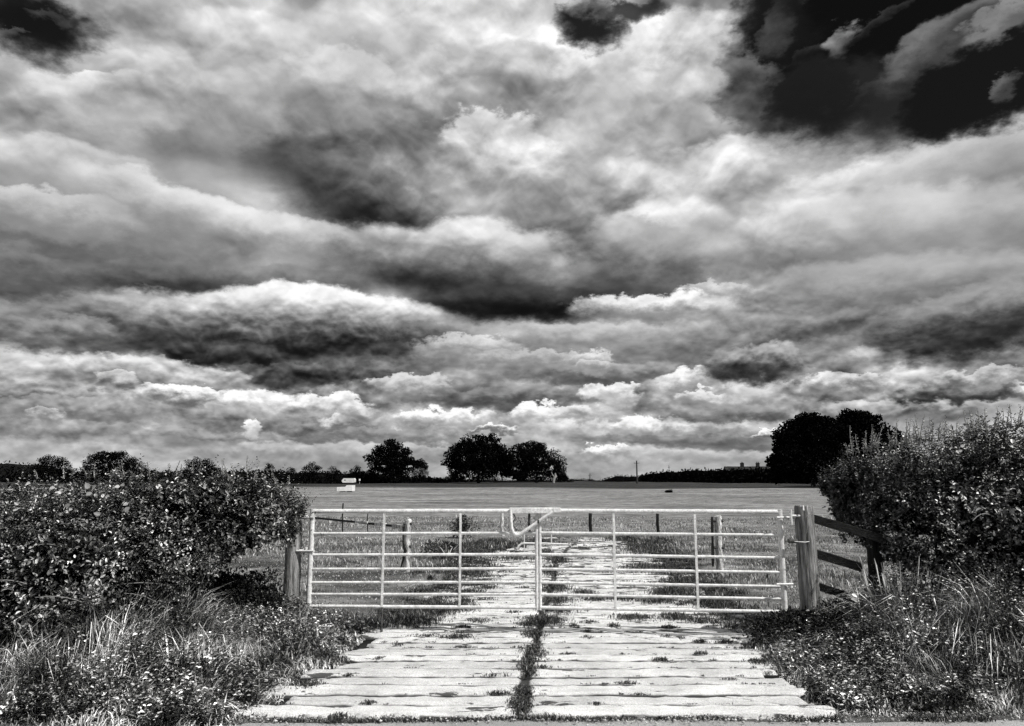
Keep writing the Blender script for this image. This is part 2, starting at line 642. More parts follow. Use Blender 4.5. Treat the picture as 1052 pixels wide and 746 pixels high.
# ------------------------------------------------------------------ materials (all neutral: the place is seen in black and white)
def mat_new(name, rough=0.8, spec=0.3):
    m = bpy.data.materials.new(name)
    m.use_nodes = True
    b = m.node_tree.nodes['Principled BSDF']
    b.inputs['Roughness'].default_value = rough
    b.inputs['Specular IOR Level'].default_value = spec
    return m, NT(m.node_tree), b


def ramp(T, fac, stops, interp='LINEAR'):
    nd = T.n('ShaderNodeValToRGB')
    nd.color_ramp.interpolation = interp
    el_ = nd.color_ramp.elements
    while len(el_) > 1:
        el_.remove(el_[0])
    for i, (p, v_) in enumerate(stops):
        e = el_[0] if i == 0 else el_.new(p)
        e.position = p
        e.color = (v_, v_, v_, 1)
    T.put(nd.inputs[0], fac)
    return nd.outputs[0]


def leaf_mat(name, stops, rough=0.45, spec=0.4, trans=0.0, shade=None, twig=None):
    m, T, b = mat_new(name, rough, spec)
    geo = T.n('ShaderNodeNewGeometry')
    col = ramp(T, geo.outputs['Random Per Island'], stops)
    if shade:
        pos = geo.outputs['Position']
        ns = T.noise(pos, shade[0], 3, 0.6).outputs[0]
        f = T.ss(ns, 0.35, 0.65, shade[1], shade[2])
        col = T.vm('SCALE', col, scale=f)
    if twig:
        ta = T.n('ShaderNodeAttribute', attribute_name='twig')
        col = T.vm('SCALE', col, scale=T.ss(ta.outputs['Fac'], .15, 1.0, twig[0], twig[1], 'SMOOTHSTEP'))
    T.put(b.inputs['Base Color'], col)
    if trans:
        tr = T.n('ShaderNodeBsdfTranslucent')
        T.put(tr.inputs[0], col)
        mx = T.n('ShaderNodeMixShader')
        mx.inputs[0].default_value = trans
        T.t.links.new(b.outputs[0], mx.inputs[1])
        T.t.links.new(tr.outputs[0], mx.inputs[2])
        out = [n for n in T.t.nodes if n.type == 'OUTPUT_MATERIAL'][0]
        T.t.links.new(mx.outputs[0], out.inputs[0])
    return m


def surf_mat(name, scale, lo, hi, rough=0.85, spec=0.2, bump=0.3, bscale=None, stretch=(1, 1, 1), det=6, obj=False, fine=None):
    m, T, b = mat_new(name, rough, spec)
    tcx = T.n('ShaderNodeTexCoord')
    vec = tcx.outputs['Object']
    vec = T.vm('MULTIPLY', vec, stretch)
    n1 = T.noise(vec, scale, det, 0.6).outputs[0]
    col = T.ss(n1, 0.35, 0.66, lo, hi, 'LINEAR')
    if fine:
        n3 = T.noise(vec, fine[0], 3, 0.6).outputs[0]
        col = T.m('MULTIPLY', col, T.ss(n3, 0.35, 0.65, fine[1], fine[2], 'LINEAR'))
    cc_ = T.n('ShaderNodeCombineColor')
    for i in range(3):
        T.put(cc_.inputs[i], col)
    T.put(b.inputs['Base Color'], cc_.outputs[0])
    if bump:
        bp = T.n('ShaderNodeBump')
        bp.inputs['Strength'].default_value = bump
        bp.inputs['Distance'].default_value = 0.02
        T.put(bp.inputs['Height'], T.noise(vec, bscale or scale * 4, 5, 0.6).outputs[0])
        T.put(b.inputs['Normal'], bp.outputs[0])
    return m


M = {}
M['galv'] = surf_mat('galvanised_steel', 11, 0.62, 0.92, rough=0.42, spec=0.5, bump=0.08, fine=(55, .72, 1.04))
M['rust'] = surf_mat('rusty_iron', 30, 0.03, 0.12, bump=0.3)
M['post'] = surf_mat('weathered_post_wood', 9, 0.05, 0.42, bump=0.9, bscale=26, stretch=(3.2, 3.2, 0.25), fine=(40, 0.6, 1.2))
M['rail'] = surf_mat('old_rail_wood', 9, 0.008, 0.03, bump=0.8, bscale=30, stretch=(0.3, 3, 3))
M['dark_post'] = surf_mat('dark_post_wood', 9, 0.006, 0.02, bump=0.8, bscale=30, stretch=(3, 3, 0.3))
M['pale_post'] = surf_mat('flaking_white_paint_on_wood', 9, 0.10, 1.05, bump=0.9, bscale=26, stretch=(2.6, 2.6, 0.7), fine=(30, 0.55, 1.15))
M['white'] = surf_mat('white_painted_sheet', 1.5, 0.70, 0.85, bump=0.0, rough=0.5)
M['black'] = surf_mat('black_rubber', 10, 0.01, 0.02, bump=0)
M['roof'] = surf_mat('dark_slate', 3, 0.012, 0.03, bump=0)
M['pole'] = surf_mat('tarred_pole', 3, 0.03, 0.06, bump=0)
M['bark'] = surf_mat('dark_bark', 3, 0.012, 0.03, bump=0)
M['stem'] = leaf_mat('stem', [(0, .03), (.6, .08), (1, .30)], rough=.7, spec=.2)
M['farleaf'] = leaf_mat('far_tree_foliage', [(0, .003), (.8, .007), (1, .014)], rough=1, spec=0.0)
M['hedge'] = leaf_mat('hedge_leaf', [(0, .01), (.45, .07), (.78, .30), (1, .85)], rough=.36, spec=.45, shade=(2.4, .15, 1.3), twig=(.04, 1.6))
M['herb'] = leaf_mat('verge_herb_leaf', [(0, .01), (.45, .07), (.78, .36), (1, .90)], rough=.36, spec=.5, shade=(3.2, .12, 1.7), twig=(.06, 2.2))
M['shoot'] = leaf_mat('shoot_leaf', [(0, .02), (.4, .08), (1, .5)], rough=.45)
M['core'] = surf_mat('painted_shade_core', 8, 0.004, 0.010, bump=0)  # near-black: shade inside the hedges painted as a colour
M['verge'] = leaf_mat('verge_blade', [(0, .004), (.40, .05), (.66, .42), (1, .95)], rough=.42, spec=.45, shade=(3.4, .08, 1.6))
M['weed'] = leaf_mat('weed_blade', [(0, .01), (.5, .03), (.85, .10), (1, .30)], rough=.6, spec=.2)
M['fieldgrass'] = leaf_mat('field_grass_blade', [(0, .06), (.5, .22), (.85, .45), (1, .65)], rough=.6, spec=.2, shade=(.9, .6, 1.2))
M['broad'] = leaf_mat('broad_weed_leaf', [(0, .10), (.6, .26), (1, .50)], rough=.4, spec=.5)
M['shade'] = leaf_mat('painted_shade_leaf', [(0, .003), (.8, .015), (1, .08)], rough=.6, spec=.15)  # shade put into the leaf colour, for the growth at the post feet
M['petal'] = leaf_mat('pale_flower', [(0, .65), (1, .85)], rough=.6, spec=.2)

# ------------------------------------------------------------------ the ground
def trace(pts):
    """ground line through points of the photograph, as X over Y"""
    g_ = [gr(px, py) for px, py in pts]
    o = sorted((p.y, p.x) for p in g_)
    return np.array([q[0] for q in o]), np.array([q[1] for q in o])


_L = trace([(255, 744), (275, 728), (312, 700), (385, 660), (408, 640), (455, 615), (470, 600), (482, 572), (560, 557)])
_R = trace([(880, 742), (838, 726), (800, 700), (762, 660), (748, 640), (728, 615), (712, 600), (688, 572), (655, 557)])
_C = trace([(535, 744), (541, 700), (550, 655), (556, 632), (566, 600), (572, 575), (592, 557)])


def dc(Y):                      # centre line of the concrete drive
    return np.interp(Y, *_C)


def edge_l(Y):
    return np.interp(Y, *_L)


def edge_r(Y):
    return np.interp(Y, *_R)


def terrain(X, Y):
    X = np.asarray(X, float)
    Y = np.asarray(Y, float)
    z = np.interp(Y, [-50, 60, 120, 300, 900, 3000], [0, 0, 0.45, 1.85, 2.4, 3.0])
    # low banks under the hedges
    off = np.maximum(edge_l(Y) - 0.15 - X, X - edge_r(Y) - 0.15)
    bank = np.clip(off / 1.6, 0, 1) * np.clip((Y - 5.2) / 1.2, 0, 1) * np.clip((9.5 - Y) / 1.5, 0, 1)
    z = z + 0.20 * bank * bank * (3 - 2 * bank)
    und = (fbm(X * 0.5, Y * 0.5, 0, 3) - 0.5) * 0.05 * np.clip((Y - 9) / 4, 0, 1)
    far = ((fbm(X * 0.02, Y * 0.02, 0, 9) - 0.5) * 1.5 + (fbm(X * .09, Y * .09, 0, 10) - .5) * .25) * np.clip((Y - 60) / 120, 0, 1)
    return z + und + far


def stretch(lo, hi, step, far, n, side=1):
    a = np.arange(lo, hi, step)
    g = hi + (far - hi) * (np.linspace(0, 1, n) ** 3.2)
    return a, g


xa = np.arange(-10, 10.01, 0.22)
xg = 10 + (3000 - 10) * np.linspace(0, 1, 60)[1:] ** 3.4
xs = np.concatenate([-xg[::-1], xa, xg])
ya = np.arange(-12, 30, 0.22)
yg = 30 + (3400 - 30) * np.linspace(0, 1, 110)[1:] ** 3.0
ybk = -12 - (400) * np.linspace(0, 1, 14)[1:] ** 2
ys = np.concatenate([ybk[::-1], ya, yg])
GX, GY = np.meshgrid(xs, ys)
GZ = terrain(GX, GY)
nx, ny = len(xs), len(ys)
idx = np.arange(nx * ny).reshape(ny, nx)
Q = np.stack([idx[:-1, :-1], idx[:-1, 1:], idx[1:, 1:], idx[1:, :-1]], axis=-1).reshape(-1, 4)
m, T, b = mat_new('meadow_ground', 0.95, 0.05)
geo = T.n('ShaderNodeNewGeometry')
pos = geo.outputs['Position']
sx = T.n('ShaderNodeSeparateXYZ')
T.put(sx.inputs[0], pos)
yy = sx.outputs[1]
p2 = T.vm('MULTIPLY', pos, (0.7, 1.0, 1.0))
n1 = T.noise(p2, 0.10, 8, 0.62).outputs[0]
n2 = T.noise(pos, 1.3, 8, 0.68).outputs[0]
col = T.m('MULTIPLY', T.ss(n1, 0.35, 0.65, 0.17, 0.27, 'LINEAR'), T.ss(n2, 0.35, 0.65, 0.50, 1.45, 'LINEAR'))
n4 = T.noise(T.vm('MULTIPLY', pos, (0.45, 1.0, 1.0)), 0.30, 9, 0.72).outputs[0]
col = T.m('MULTIPLY', col, T.ss(n4, 0.36, 0.62, 0.50, 1.20, 'LINEAR'))
# tussocky rough near the gateway
n3 = T.noise(pos, 0.55, 5, 0.6).outputs[0]
near = T.ss(yy, 15, 30, 1.0, 0.0)
col = T.mix(near, col, T.m('MULTIPLY', col, T.ss(n3, 0.4, 0.6, 0.35, 1.05)))
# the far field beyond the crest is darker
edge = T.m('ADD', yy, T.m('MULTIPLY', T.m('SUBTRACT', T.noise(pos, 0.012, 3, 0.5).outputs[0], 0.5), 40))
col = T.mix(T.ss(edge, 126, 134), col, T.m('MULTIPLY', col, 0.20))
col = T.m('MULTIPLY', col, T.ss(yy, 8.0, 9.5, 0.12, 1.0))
# bare dirt beside the road
dirt = T.m('MULTIPLY', T.ss(yy, 5.80, 5.35), T.ss(n2, 0.35, 0.6, 0.5, 1.0))
col = T.mix(dirt, col, T.ss(T.noise(pos, 60, 4, 0.7).outputs[0], 0.3, 0.7, 0.03, 0.20, 'LINEAR'))
cb = T.n('ShaderNodeCombineColor')
for i in range(3):
    T.put(cb.inputs[i], col)
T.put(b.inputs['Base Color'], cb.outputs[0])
bp = T.n('ShaderNodeBump')
bp.inputs['Strength'].default_value = 0.9
bp.inputs['Distance'].default_value = 0.08
T.put(bp.inputs['Height'], T.noise(pos, 3.0, 8, 0.7).outputs[0])
T.put(b.inputs['Normal'], bp.outputs[0])
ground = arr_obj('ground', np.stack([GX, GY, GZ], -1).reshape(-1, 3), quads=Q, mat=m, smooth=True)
tag(ground, kind='structure')

# --- the lane the picture is taken from
m, T, b = mat_new('worn_tarmac', 0.9, 0.15)
tcx = T.n('ShaderNodeTexCoord')
o_ = tcx.outputs['Object']
c1 = T.noise(o_, 120, 4, 0.7).outputs[0]
c2 = T.noise(o_, 1.1, 5, 0.6).outputs[0]
col = T.m('MULTIPLY', T.ss(c1, 0.3, 0.7, 0.16, 0.50, 'LINEAR'), T.ss(c2, 0.3, 0.7, 0.75, 1.1, 'LINEAR'))
cb = T.n('ShaderNodeCombineColor')
for i in range(3):
    T.put(cb.inputs[i], col)
T.put(b.inputs['Base Color'], cb.outputs[0])
bp = T.n('ShaderNodeBump')
bp.inputs['Strength'].default_value = 0.5
bp.inputs['Distance'].default_value = 0.006
T.put(bp.inputs['Height'], c1)
T.put(b.inputs['Normal'], bp.outputs[0])
xs = np.linspace(-60, 60, 481)
far_e = np.interp(xs, [-60, -2.0, -1.7, 2.2, 4.5, 60], [5.0, 5.03, 5.21, 5.22, 5.31, 5.35]) + (fbm(xs * 1.7, 0, 0, 5, 4) - 0.5) * 0.16 - 0.004 * (xs - 2) * (xs < 0) * 0
near_e = -1.6 + (fbm(xs * 1.7, 7, 0, 5, 4) - 0.5) * 0.12
rows = [near_e + (far_e - near_e) * t for t in np.linspace(0, 1, 9)]
VX = np.tile(xs, 9)
VY = np.concatenate(rows)
VZ = 0.012 + 0.03 * np.repeat(1 - (np.linspace(-1, 1, 9) ** 2), len(xs))
VZ[-len(xs):] = 0.004
VZ[:len(xs)] = 0.004
n = len(xs)
idx = np.arange(9 * n).reshape(9, n)
Q = np.stack([idx[:-1, :-1], idx[:-1, 1:], idx[1:, 1:], idx[1:, :-1]], axis=-1).reshape(-1, 4)
tag(arr_obj('road', np.stack([VX, VY, VZ], -1), quads=Q, mat=m, smooth=True), kind='structure')

# --- ribbed concrete drive, cast in narrow strips across its width
nx_, ys_ = 110, np.concatenate([np.arange(5.26, 8.5, .010), np.arange(8.5, 13, .016), np.arange(13, 21.4, .026)])
U = np.linspace(-1, 1, nx_)
UU, YY = np.meshgrid(U, ys_)
el_, er_ = edge_l(YY), edge_r(YY)
el_ = el_ - 0.35
er_ = er_ + 0.35
XX = el_ + (er_ - el_) * (UU + 1) / 2
JY = [5.26]
while JY[-1] < 21.4:
    JY.append(JY[-1] + random.uniform(0.23, 0.31))
JY = np.array(JY)
gro = np.zeros_like(XX)
wav = (vnoise(XX * 1.3, YY * 0.5, 0, 21) - 0.5) * 0.012 + (vnoise(XX * 9, YY * 3, 0, 22) - 0.5) * 0.022
for k, jy in enumerate(JY):
    d_ = np.abs(YY + wav - jy - 0.004 * k * 0)
    depth = 0.75 + 0.55 * vnoise(XX * 2.2 + k * 9.1, k * 3.3, 0, 31)
    gro = np.maximum(gro, depth * np.exp(-(d_ / (0.016 + .018 * vnoise(XX * 5 + k, 1.5, 0, 33))) ** 2))
ctr = np.abs(XX - dc(YY) + (vnoise(YY * 2, 0, 0, 44) - 0.5) * 0.08)
gro = np.maximum(gro, 1.1 * np.exp(-(ctr / 0.035) ** 2))
# a few diagonal cracks
for (cx, cy, sl, ln) in ((1.2, 7.9, -0.9, .5), (-0.9, 7.8, 1.6, .35), (-.3, 10.5, 1.2, .6), (1.7, 9.3, .5, .5), (1.9, 5.55, -.55, .45), (.9, 12.4, -.6, .8)):
    tpar = (XX - cx)
    dd = np.abs((YY - cy) - sl * tpar - (vnoise(XX * 9, 0, 0, 51) - .5) * .07) / math.sqrt(1 + sl * sl)
    gro = np.maximum(gro, 0.9 * np.exp(-(dd / 0.014) ** 2) * np.clip((ln - np.abs(tpar)) * 8, 0, 1))
sid = np.searchsorted(JY, (YY + wav).ravel()).reshape(YY.shape)
edge_n = np.minimum(XX - edge_l(YY) + (vnoise(sid * 3.7, .5, 0, 63) - .4) * .40, edge_r(YY) - XX + (vnoise(sid * 2.9, .5, 0, 64) - .4) * .40) + (fbm(XX * 2.6, YY * 3.4, 0, 61, 4) - 0.5) * 0.45
broke = np.clip((YY - 12.5) / 8, 0, 1) * 0.50
hole = fbm(XX * 1.3, YY * 1.0, 0, 71, 4) < np.where(YY < 11, 0.0, 0.22 + broke * 0.50)
ZZ = 0.030 + (vnoise(XX * 3, YY * 3, 0, 81) - 0.5) * 0.010 + (vnoise(XX * 17, YY * 17, 0, 82) - 0.5) * 0.009 + (vnoise(XX * 4, YY * 38, 0, 83) - 0.5) * 0.006
strip = vnoise(np.searchsorted(JY, YY.ravel()).reshape(YY.shape) * 5.1, 0.3, 0, 91)
ZZ = ZZ + (strip - 0.5) * 0.010 - gro * 0.034
ZZ = np.where((edge_n < 0) | (YY < 5.27 + (fbm(XX * 5, 0, 0, 67, 3) - .35) * .12), ZZ - 0.09, ZZ)
ZZ = np.where(hole, ZZ - 0.06, ZZ)
ZZ = ZZ + terrain(XX, YY) * 0.9
ny_ = len(ys_)
idx = np.arange(nx_ * ny_).reshape(ny_, nx_)
Q = np.stack([idx[:-1, :-1], idx[:-1, 1:], idx[1:, 1:], idx[1:, :-1]], axis=-1).reshape(-1, 4)
m, T, b = mat_new('weathered_concrete', 0.9, 0.15)
at1 = T.n('ShaderNodeAttribute', attribute_name='groove')
at2 = T.n('ShaderNodeAttribute', attribute_name='strip')
tcx = T.n('ShaderNodeTexCoord')
o_ = tcx.outputs['Object']
c1 = T.noise(o_, 2.2, 8, 0.65).outputs[0]
c2 = T.noise(o_, 90, 4, 0.7).outputs[0]
c3 = T.noise(T.vm('MULTIPLY', o_, (0.4, 2.0, 1)), 7, 6, 0.65).outputs[0]
col = T.ss(c1, 0.32, 0.66, 0.52, 0.82, 'LINEAR')
col = T.m('MULTIPLY', col, T.ss(c2, 0.3, 0.62, 0.60, 1.10, 'LINEAR'))
col = T.m('MULTIPLY', col, T.ss(c3, 0.36, 0.50, 0.86, 1.0, 'LINEAR'))
col = T.m('MULTIPLY', col, T.ss(at2.outputs['Fac'], 0.0, 1.0, 0.78, 1.08, 'LINEAR'))
col = T.mix(T.ss(T.m('ADD', at1.outputs['Fac'], T.m('MULTIPLY', T.m('SUBTRACT', c3, .5), .7)), 0.14, 0.60), col, 0.045)
spx = T.n('ShaderNodeSeparateXYZ')
T.put(spx.inputs[0], o_)
moss = T.noise(T.vm('MULTIPLY', o_, (1.0, 2.6, 1)), 1.5, 7, 0.68).outputs[0]
mth = T.ss(spx.outputs[1], 7.0, 15.0, 0.60, 0.50, 'LINEAR')
mossf = T.ss(T.m('SUBTRACT', moss, mth), 0.0, 0.03)
col = T.mix(T.m('MULTIPLY', mossf, 0.92), col, 0.035)
pits = T.ss(T.noise(o_, 26, 3, 0.6).outputs[0], 0.68, 0.74)
col = T.mix(T.m('MULTIPLY', pits, 0.8), col, 0.10)
cb = T.n('ShaderNodeCombineColor')
for i in range(3):
    T.put(cb.inputs[i], col)
T.put(b.inputs['Base Color'], cb.outputs[0])
bp = T.n('ShaderNodeBump')
bp.inputs['Strength'].default_value = 0.6
bp.inputs['Distance'].default_value = 0.01
T.put(bp.inputs['Height'], T.m('ADD', c2, T.m('MULTIPLY', c1, 2.0)))
T.put(b.inputs['Normal'], bp.outputs[0])
tag(arr_obj('drive', np.stack([XX, YY, ZZ], -1).reshape(-1, 3), quads=Q, mat=m, smooth=True,
            attr={'groove': gro.ravel(), 'strip': strip.ravel()}), kind='structure')


def on_drive(x, y):
    return min(x - float(edge_l(y)), float(edge_r(y)) - x)


# loose grit and small stones where lane, drive and verge meet
n = 5200
X = RNG.uniform(-4.6, 5.6, n)
Y = 5.26 + RNG.normal(0, .075, n) + (vnoise(X * 2.2, 0, 0, 95) - .5) * .12
onv = (X < float(edge_l(5.4))) | (X > float(edge_r(5.4)))
Y = np.where(onv, Y + RNG.random(n) * .12, Y)
r = .003 + .010 * RNG.random(n) ** 3
C0 = np.stack([X, Y, .012 + r * .6 + .004 * (Y < 5.2)], 1)
oct_ = np.array([[1, 0, 0], [0, 1, 0], [-1, 0, 0], [0, -1, 0], [0, 0, .7], [0, 0, -.7]], float)
Vv = C0[:, None, :] + oct_[None] * (r[:, None, None] * RNG.uniform(.6, 1.4, (n, 6, 1)))
tri = np.array([[0, 1, 4], [1, 2, 4], [2, 3, 4], [3, 0, 4], [1, 0, 5], [2, 1, 5], [3, 2, 5], [0, 3, 5]])
Tt = (np.arange(n) * 6)[:, None, None] + tri[None]
M['grit'] = leaf_mat('grit', [(0, .08), (.6, .30), (1, .65)], rough=.9, spec=.1)
tag(arr_obj('loose_gravel', Vv.reshape(-1, 3), tris=Tt.reshape(-1, 3), mat=M['grit']), 'loose grit and small stones along the edge of the lane', 'gravel', kind='stuff')

# ------------------------------------------------------------------ the pair of field gates
def gate(name, label, xl, Yl, xr, Yr, ytop, hang_left, uprights, inner_py, yl, yr):
    """xl, xr: ends in the photograph; yl, yr: heights of the rails at the two ends"""
    A = at(xl, 600, Yl)
    B = at(xr, 600, Yr)
    root = empty(name, (A.x if hang_left else B.x, A.y if hang_left else B.y, 0.0))
    tag(root, label, 'gate', 'pair of galvanised field gates across the drive')

    def pt(px, i):
        f = (px - xl) / (xr - xl)
        X = A.x + (B.x - A.x) * f
        Y = A.y + (B.y - A.y) * f
        zl = at(xl, yl[i], Yl).z
        zr = at(xr, yr[i], Yr).z
        return Vector((X, Y, zl + (zr - zl) * f))
    for i in range(len(yl)):
        r = (0.0235, 0.0155, 0.0155, 0.0145, 0.0145, 0.0145, 0.0175)[i]
        MB().tube([pt(xl, i), pt(xl + (xr - xl) * .5, i), pt(xr, i)], r, 12).build('rail', M['galv'], root)
    for px in uprights:
        p0, p1 = pt(px, 0), pt(px, len(yl) - 1)
        off = Vector((0, -0.010, 0))
        MB().beam(p1 + off, p0 + off, 0.024, 0.012, up=(0, 1, 0)).build('upright', M['galv'], root, smooth=False)
    for (px, r) in ((xl, 0.0275 if hang_left else 0.0165), (xr, 0.0275 if not hang_left else 0.0165)):
        p0, p1 = pt(px, 0) + Vector((0, 0, .024)), pt(px, len(yl) - 1) - Vector((0, 0, .024 if 1 else 0))
        st = MB().tube([p1, p0], r, 14).build('stile', M['galv'], root)
    return root, pt


GL = ([525.3, 548.2, 570.2, 584.8, 598.6, 610.6, 622.8], [525.0, 547.8, 569.6, 584.2, 598.0, 610.6, 624.2])
GR = ([524.8, 547.5, 569.6, 584.6, 598.4, 610.8, 624.2], [526.0, 549.8, 573.2, 588.0, 602.6, 615.4, 628.6])
gl, ptl = gate('metal_gate', 'left hand galvanised seven rail gate hung beside the leafy hedge', 318, 8.15, 551.4, 8.0, 525, True, [394, 473.5], None, *GL)
grt, ptr = gate('metal_gate', 'right hand galvanised seven rail gate hung from the round timber post', 555.0, 8.0, 805, 7.75, 525, False, [633.5, 718], None, *GR)

# throw-over latch loop: a part of the left gate that reaches over to the right one
c = lambda px, py, Y=7.955: at(px, py, Y)
MB().tube([c(524.6, 524), c(524.8, 534), c(525.6, 543), c(527.2, 547.4), c(529.8, 549.6), c(533, 549.3), c(537, 547.2),
           c(548, 539.6), c(560, 531), c(567.5, 526), c(570.5, 524.6), c(575.5, 524.4)], 0.0185, 12).build('latch_loop', M['galv'], gl)
MB().beam(c(523.5, 524.6, 7.97), c(568, 524.6, 7.97), 0.055, 0.060).build('latch_sleeve', M['galv'], gl, bevel=0.006)
MB().beam(c(568, 524.2, 7.96), c(576, 524.2, 7.96), 0.05, 0.052).build('latch_socket', M['galv'], grt, bevel=0.006)
pts = [c(528, 527, 7.98)]
for k in range(10):
    pts.append(c(528 + 1.4 * math.sin(k * .9), 529 + k * 1.7, 7.98))
MB().tube(pts, 0.006, 6).build('chain', M['rust'], gl)
MB().tube([c(543.6, 527, 7.98), c(544.2, 532, 7.98), c(543.4, 537, 7.98)], 0.006, 6).build('chain', M['rust'], grt)
MB().beam(at(553, 534, 7.9), at(553, 538, 7.9), 0.028, 0.02).build('catch', M['rust'], grt, bevel=.003)
# hinges
for py in (531.6, 566.0):
    a = at(314.5, py, 8.15)
    MB().tube([a + Vector((-.105, 0.0, 0)), a + Vector((.09, -.03, 0))], 0.011, 10).tube([a + Vector((-.0, 0, -.03)), a + Vector((-.0, 0, .04))], 0.02, 10).build('hinge', M['galv'], gl)
for py in (531.6, 600.0):
    a = at(809, py, 7.72)
    MB().tube([a + Vector((-.12, -.03, 0)), a + Vector((.09, 0, 0))], 0.011, 10).tube([a + Vector((.035, 0, -.035)), a + Vector((.035, 0, .045))], 0.015, 10).build('hinge', M['galv'], grt)
# drop bolt under the left gate
a = at(392.5, 624, 8.09)
MB().tube([a, Vector((a.x, a.y, 0.02))], 0.011, 8).build('support_leg', M['rust'], gl)


# ------------------------------------------------------------------ gate posts and the side rails
def round_post(name, label, px, Y, pytop, rad, mat, cat='gate post', group=None, lean=(0, 0)):
    top = at(px, pytop, Y)
    root = empty(name, (top.x, top.y, 0))
    tag(root, label, cat, group)
    ps, rs = [], []
    n = 14
    for i in range(n + 1):
        t = i / n
        z = -0.15 + (top.z + 0.15) * t
        ps.append(Vector((top.x - lean[0] * (1 - t), top.y - lean[1] * (1 - t), z)))
        rs.append(rad * (1.06 - 0.08 * t) * (1 + 0.02 * math.sin(i * 2.1)))
    ps.append(ps[-1] + Vector((0, 0, 0.012)))
    rs.append(rad * 0.86)
    MB().tube(ps, rs, 22, wob=0.02).build('shaft', mat, root)
    return root, top


pr, ptop = round_post('gate_post', 'thick round timber gate post at the right end of the gates', 825.5, 7.72, 520.5, 0.096, M['post'], lean=(-.012, 0))
a = at(812.5, 530, 7.66)
MB().tube([a + Vector((0, 0, .06)), a + Vector((0, 0, -.09))], 0.014, 8).tube([a + Vector((0, 0, 0)), a + Vector((.10, 0, 0))], 0.012, 8).build('hinge_pin', M['galv'], pr)
a = at(812.5, 556, 7.66)
MB().tube([a + Vector((-.02, 0, 0)), a + Vector((.07, .02, 0))], 0.022, 8).build('bolt_end', M['rust'], pr)
MB().tube([a + Vector((.02, -.05, .0)), a + Vector((.12, -.065, -.005)), a + Vector((.19, -.02, .0))], 0.0035, 6).build('wire_loop', M['galv'], pr)
for (xa, ya, xb, yb) in ((825.2, 519.4, 825.6, 524.5),):
    MB().tube([at(xa, ya, 7.63), at(xb, yb, 7.6)], .008, 6).build('staple', M['galv'], pr)
pl, _ = round_post('gate_post', 'grey timber gate post half buried in the left hedge', 303.5, 8.22, 519, 0.085, M['post'])
for py in (531.6, 566):
    a = at(309.5, py, 8.16)
    MB().tube([a + Vector((-.02, 0, 0)), a + Vector((.05, 0, 0))], .016, 8).build('hinge_pin', M['galv'], pl)

fence = empty('rail_fence', (ptop.x + 0.1, 7.6, 0))
tag(fence, 'short dark timber rail fence running from the round post into the right hedge', 'fence')
for (x0, y0, x1, y1, h) in ((834, 532.5, 908, 554.0, .085), (836, 568, 886, 583.5, .085), (838, 601.5, 870, 612.5, .075)):
    f = (x1 - 834) / 74
    MB().beam(at(x0, y0, 7.70), at(x1, y1, 7.70 - .22 * f), 0.038, h, n=6, jit=.06).build('rail', M['rail'], fence, smooth=False, bevel=.004)
a = at(899.5, 545, 7.56)
MB().tube([Vector((a.x, a.y + .06, -.1)), Vector((a.x, a.y + .06, a.z)), Vector((a.x, a.y + .06, a.z + .01))], [.072, .068, .055], 14, wob=.03).build('post', M['dark_post'], fence)


# ------------------------------------------------------------------ old gateway beyond, and the fence posts in the field
def old_post(label, px, Y, pytop, w, mat, group, knots=(), h_=None):
    top = at(px, pytop, Y)
    zt = top.z
    zb = float(terrain(top.x, top.y))
    root = empty('old_gate_post', (top.x, top.y, zb))
    tag(root, label, 'gate post', group)
    zz_ = np.linspace(zb - .1, zt, 9)
    MB().tube([(top.x + .006 * math.sin(z_ * 9), top.y, z_) for z_ in zz_] + [(top.x, top.y, zt + .012)], [w * .5 * (1 + .07 * math.sin(z_ * 23)) for z_ in zz_] + [w * .36], 14, wob=.05).build('shaft', mat, root)
    for (dz, dxx) in knots:
        MB().tube([(top.x - w * .68 + dxx, top.y - w * .2, zt - dz), (top.x + w * .68 + dxx, top.y - w * .2, zt - dz)], .024, 8).build('bolt', M['rust'], root)
    return root, top


g_ = 'old paint flaked posts of the gateway behind the gates'
o1, t1 = old_post('old white flaked post standing behind the left gate', 419, 13.7, 534.5, .115, M['pale_post'], g_, knots=((.06, 0), (.46, 0)))
MB().tube([at(414.5, 541, 13.55), at(414.2, 558, 13.5), at(416.5, 566, 13.5), at(414.6, 574, 13.5), at(411.8, 583, 13.5)], [.02, .016, .030, .022, .012], 8).build('strap', M['black'], o1)
o2, t2 = old_post('old white flaked post with a black strip on its left side behind the right gate', 737, 13.2, 530.5, .13, M['pale_post'], g_, knots=((.08, 0), (.53, 0)))
MB().beam(at(731.6, 531, 13.1), at(732.5, 582, 13.1), .035, .05, n=8, jit=.35, up=(0, 1, 0)).build('side_strip', M['black'], o2, smooth=False)  # black strip down the left side of the shaft

rf = empty('fallen_rail', (t1.x, t1.y, 0.6))
tag(rf, 'broken white painted rail sloping away to the left from the flaked post', 'fence rail')
pp = [(415, 541.5, 13.7), (404, 540.5, 14.1), (396, 538.8, 14.5), (386, 538.0, 15.0), (378, 536.8, 15.4), (366, 536.2, 16.0), (354, 534.5, 16.8)]
for i in range(0, 6, 2):
    a, b_ = at(*pp[i]), at(*pp[i + 1])
    MB().beam(a, b_, .05, .07 - i * .006, n=3, jit=.25).build('rail_piece', M['pale_post'], rf, smooth=False)
MB().beam(at(415, 541.5, 13.74), at(305, 530.2, 20.5), .04, .045, n=10, jit=.15).build('rail_piece', M['rail'], rf, smooth=False)
for px, py, Y in ((383.5, 535, 15.1), (366, 531, 16), (352.5, 516.5, 19.0), (407, 532, 14.1)):
    pass

